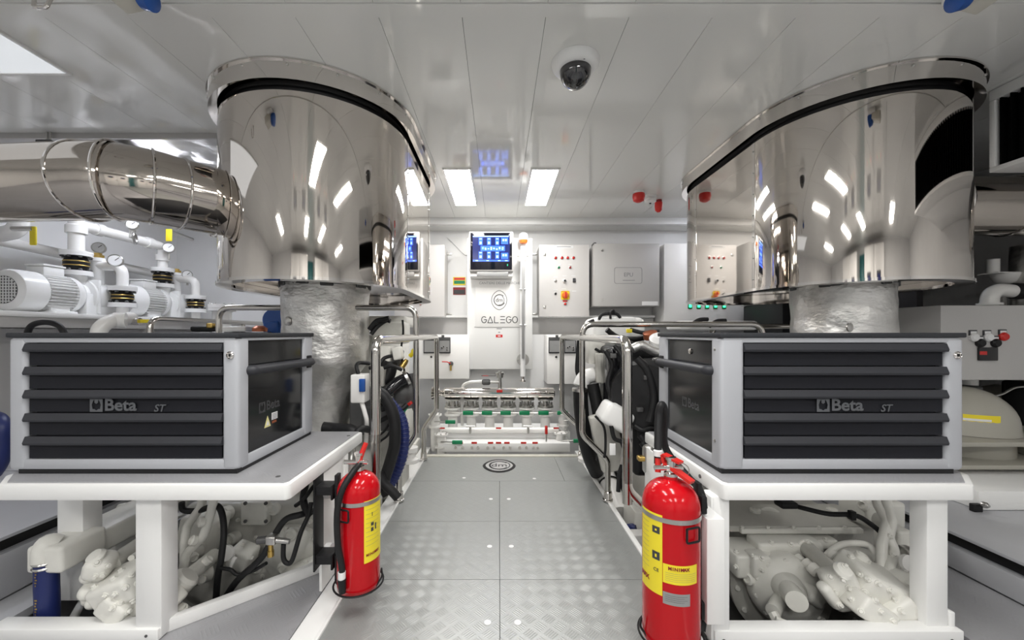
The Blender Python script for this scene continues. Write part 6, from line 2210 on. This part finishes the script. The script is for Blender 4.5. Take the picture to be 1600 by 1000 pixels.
c = P(1541, 553, yF)
o = G().box(c + Vector((-.048, -.012, -.034)), c + Vector((.048, 0, .034)), 0.004).obj('display', 'black_gloss', t)
G().box(c + Vector((-.048, -.0135, -.004)), c + Vector((-.012, -.012, .014))).obj('red_mark', 'red_plastic', o)

t = thing('white_pipework', 'white elbow pipe standing on the grey switch box', 'pipework', P(1545, 478, 2.15))
G().tube([P(1546, 478, 2.15), P(1547, 460, 2.15), P(1560, 453, 2.15), P(1584, 455, 2.15)], 0.036, fil=0.07, seg=20).obj('elbow', 'pvc', t)
turned(t, 'elbow_flange', [(0.050, 0), (0.050, 0.012)], 1546, 477, 2.15, (0, 0, 1), 'pvc')
turned(t, 'clamp', [(0.040, 0), (0.044, 0.01), (0.044, 0.05)], 1581, 455, 2.15, (1, 0, 0), 'rubber')
G().cyl(P(1584, 455, 2.15), P(1640, 460, 2.15), 0.034).obj('rubber_hose', 'rubber', t)
t = thing('white_funnel', 'white funnel cup with upright spout under the right steel pipe', 'funnel', P(1570, 445, 2.3))
turned(t, 'bowl', [(0.02, 0), (0.045, 0.015), (0.060, 0.05), (0.062, 0.062)], 1571, 444, 2.3, (0, 0, 1), 'pvc')
turned(t, 'spout', [(0.026, 0), (0.026, 0.085)], 1552, 428, 2.3, (0, 0, 1), 'pvc')
G().box(P(1543, 428.5, 2.3) + Vector((0, -.05, 0)), P(1590, 426.5, 2.3) + Vector((0, .05, 0)), 0.002).obj('bracket', 'pvc', t)
G().box(P(1571, 447, 2.3) + Vector((-.01, .0, -.13)), P(1571, 443, 2.3) + Vector((.01, .02, 0)), 0.002).obj('stem', 'pvc', t)
t = thing('foil_wrapped_pipe', 'foil-wrapped upright pipe at the right picture edge', 'pipe', P(1612, 470, 2.25))
c = P(1615, 470, 2.25)
G().lathe([(0.085, 0.0), (0.088, 0.05), (0.085, 0.15), (0.088, 0.3), (0.084, 0.36)], (c.x, 2.25, 1.02), seg=30, wob=lambda a_, z: 0.004 * math.sin(5 * a_ + z * 30)).obj('foil_jacket', 'foil', t)
t = thing('dark_gap_block', 'black block with grey top, standing in for the dark gap behind right foil pipe', 'cabinet', P(1440, 520, 3.1))
G().box((2.25, 3.1, 0.134), (2.60, 3.6, 1.12), 0.01).obj('body', 'black', t)  # black colour paints the darkness of the gap
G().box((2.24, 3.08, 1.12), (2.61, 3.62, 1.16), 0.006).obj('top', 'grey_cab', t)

# dome shaped machine
t = thing('domed_machine', 'cream domed machine with yellow sticker beside the right chest', 'machine', (2.42, 2.06, 0.134))
G().box((1.99, 1.62, 0.135), (3.2, 2.6, 0.215), 0.006).obj('plinth', 'white_gloss', t)
cdm = Vector((2.42, 2.06, 0))
g = G()
g.lathe([(0.19, 0.262), (0.19, 0.40)], cdm, seg=44)
g.obj('drum', 'cream_shaded', t)
g = G()
g.lathe([(0.21, 0.37)] + [(0.205 * math.cos(D(x)), 0.395 + 0.20 * math.sin(D(x)) ** 0.9) for x in range(0, 90, 8)] + [(0.01, 0.596)], cdm, seg=44)
dm = g.obj('dome', 'cream_shaded', t)
label_wrap('yellow_sticker', dm, (cdm.x, cdm.y), 0.196, D(225), D(262), 0.43, 0.475, 'yellow', lift=0.004)
label_wrap('sticker_print', dm, (cdm.x, cdm.y), 0.196, D(225), D(252), 0.445, 0.456, 'label_white', lift=0.005)
G().box((2.10, 1.80, 0.345), (2.86, 2.36, 0.368), 0.006).obj('mounting_plate', 'cream_shaded', t)
G().box((2.08, 1.80, 0.240), (2.84, 2.36, 0.262), 0.006).obj('base_plate', 'cream_shaded', t)
for (x, y) in ((2.12, 1.84), (2.80, 1.84), (2.12, 2.32), (2.80, 2.32)):
    G().cyl((x, y, 0.214), (x, y, 0.241), 0.022, seg=14).obj('foot', 'steel', t)
for (x, y) in ((2.64, 1.86),):
    G().box((x, y, 0.262), (x + .02, y + .3, 0.346), 0.003).obj('gusset', 'cream_shaded', t)
cast(t, 'rear_housing', 1566, 640, 2.4, 50, 70, 0.2, 'cream_shaded', 0.03, (0, -10, 0))
turned(t, 'filler', [(0.05, 0), (0.05, 0.03), (0.035, 0.035), (0.035, 0.06)], 1514, 612, 2.2, (0, 0, 1), 'dark_metal')
turned(t, 'filler_cap', [(0.036, 0), (0.036, 0.03)], 1514, 601, 2.2, (0, 0, 1), 'pvc')
cast(t, 'black_motor', 1600, 640, 2.2, 24, 90, 0.15, 'black', 0.02)
pipe(t, 'cable', [(1580, 730, 2.0), (1578, 712, 2.0), (1588, 700, 2.0), (1600, 725, 2.0)], 0.008, 'rubber')
pipe(t, 'cable', [(1545, 620, 2.15), (1565, 616, 2.15), (1585, 606, 2.15), (1605, 604, 2.15)], 0.006, 'steel')
cast(t, 'latch', 1525, 793, 1.615, 14, 12, 0.02, 'black', 0.003)
turned(t, 'latch_bolt', [(0.012, 0), (0.012, 0.012), (0.006, 0.02)], 1536, 788, 1.60, (0, -1, 0), 'steel', 10)

# ================================================================== ROOM BEHIND THE VIEWER (seen in the steel)
for i, (x0, x1, lab) in enumerate(((-1.45, -0.85, 'white switchboard cabinet behind the viewer, leftmost in the mirrored row'), (-0.84, -0.24, 'white switchboard cabinet behind the viewer, second in the mirrored row'),
                                   (0.30, 0.90, 'white switchboard cabinet behind the viewer, third in the mirrored row'), (0.91, 1.51, 'white switchboard cabinet behind the viewer, rightmost in the mirrored row'))):
    t = thing('switchboard', lab, 'cabinet', ((x0 + x1) / 2, YR + .2, 0), 'switchboard cabinets behind the viewer')
    yf = YR + 0.42
    G().box((x0, YR + .002, 0.0), (x1, yf - .012, 1.86), 0.004).obj('housing', 'white_cab', t)
    G().box((x0 + .005, yf - .011, 0.08), (x1 - .005, yf, 1.85), 0.004).obj('door', 'white_cab', t)
    xm = (x0 + x1) / 2
    o = G().box((xm - .12, yf, 1.30), (xm + .12, yf + .012, 1.56), 0.006).obj('meter_panel', 'print_dark', t)
    G().box((xm - .08, yf + .012, 1.42), (xm + .08, yf + .014, 1.52)).obj('meter_screen', 'screen_dark', o)
    for k, m in enumerate(('glow_red', 'glow_green', 'glow_red')):
        turned(t, 'indicator_lamp', [(0.018, 0), (0.016, 0.012)], 0, 0, 0.0001, (0, 1, 0), m, 12).location = Vector((xm - .09 + .09 * k, yf + .006, 1.14)) - WORLDPOS[t.name]
    G().box((x1 - .05, yf, 0.9), (x1 - .03, yf + .03, 1.1), 0.004).obj('door_handle', 'black', t)
d1_ = struct(G().box((-0.2, YR + .001, 0.0), (0.26, YR + .03, 1.85), 0.004).obj('door_1', 'teal'))
G().box((0.18, YR + .03, 0.85), (0.22, YR + .07, 1.0), 0.006).obj('door_handle', 'chrome', d1_)
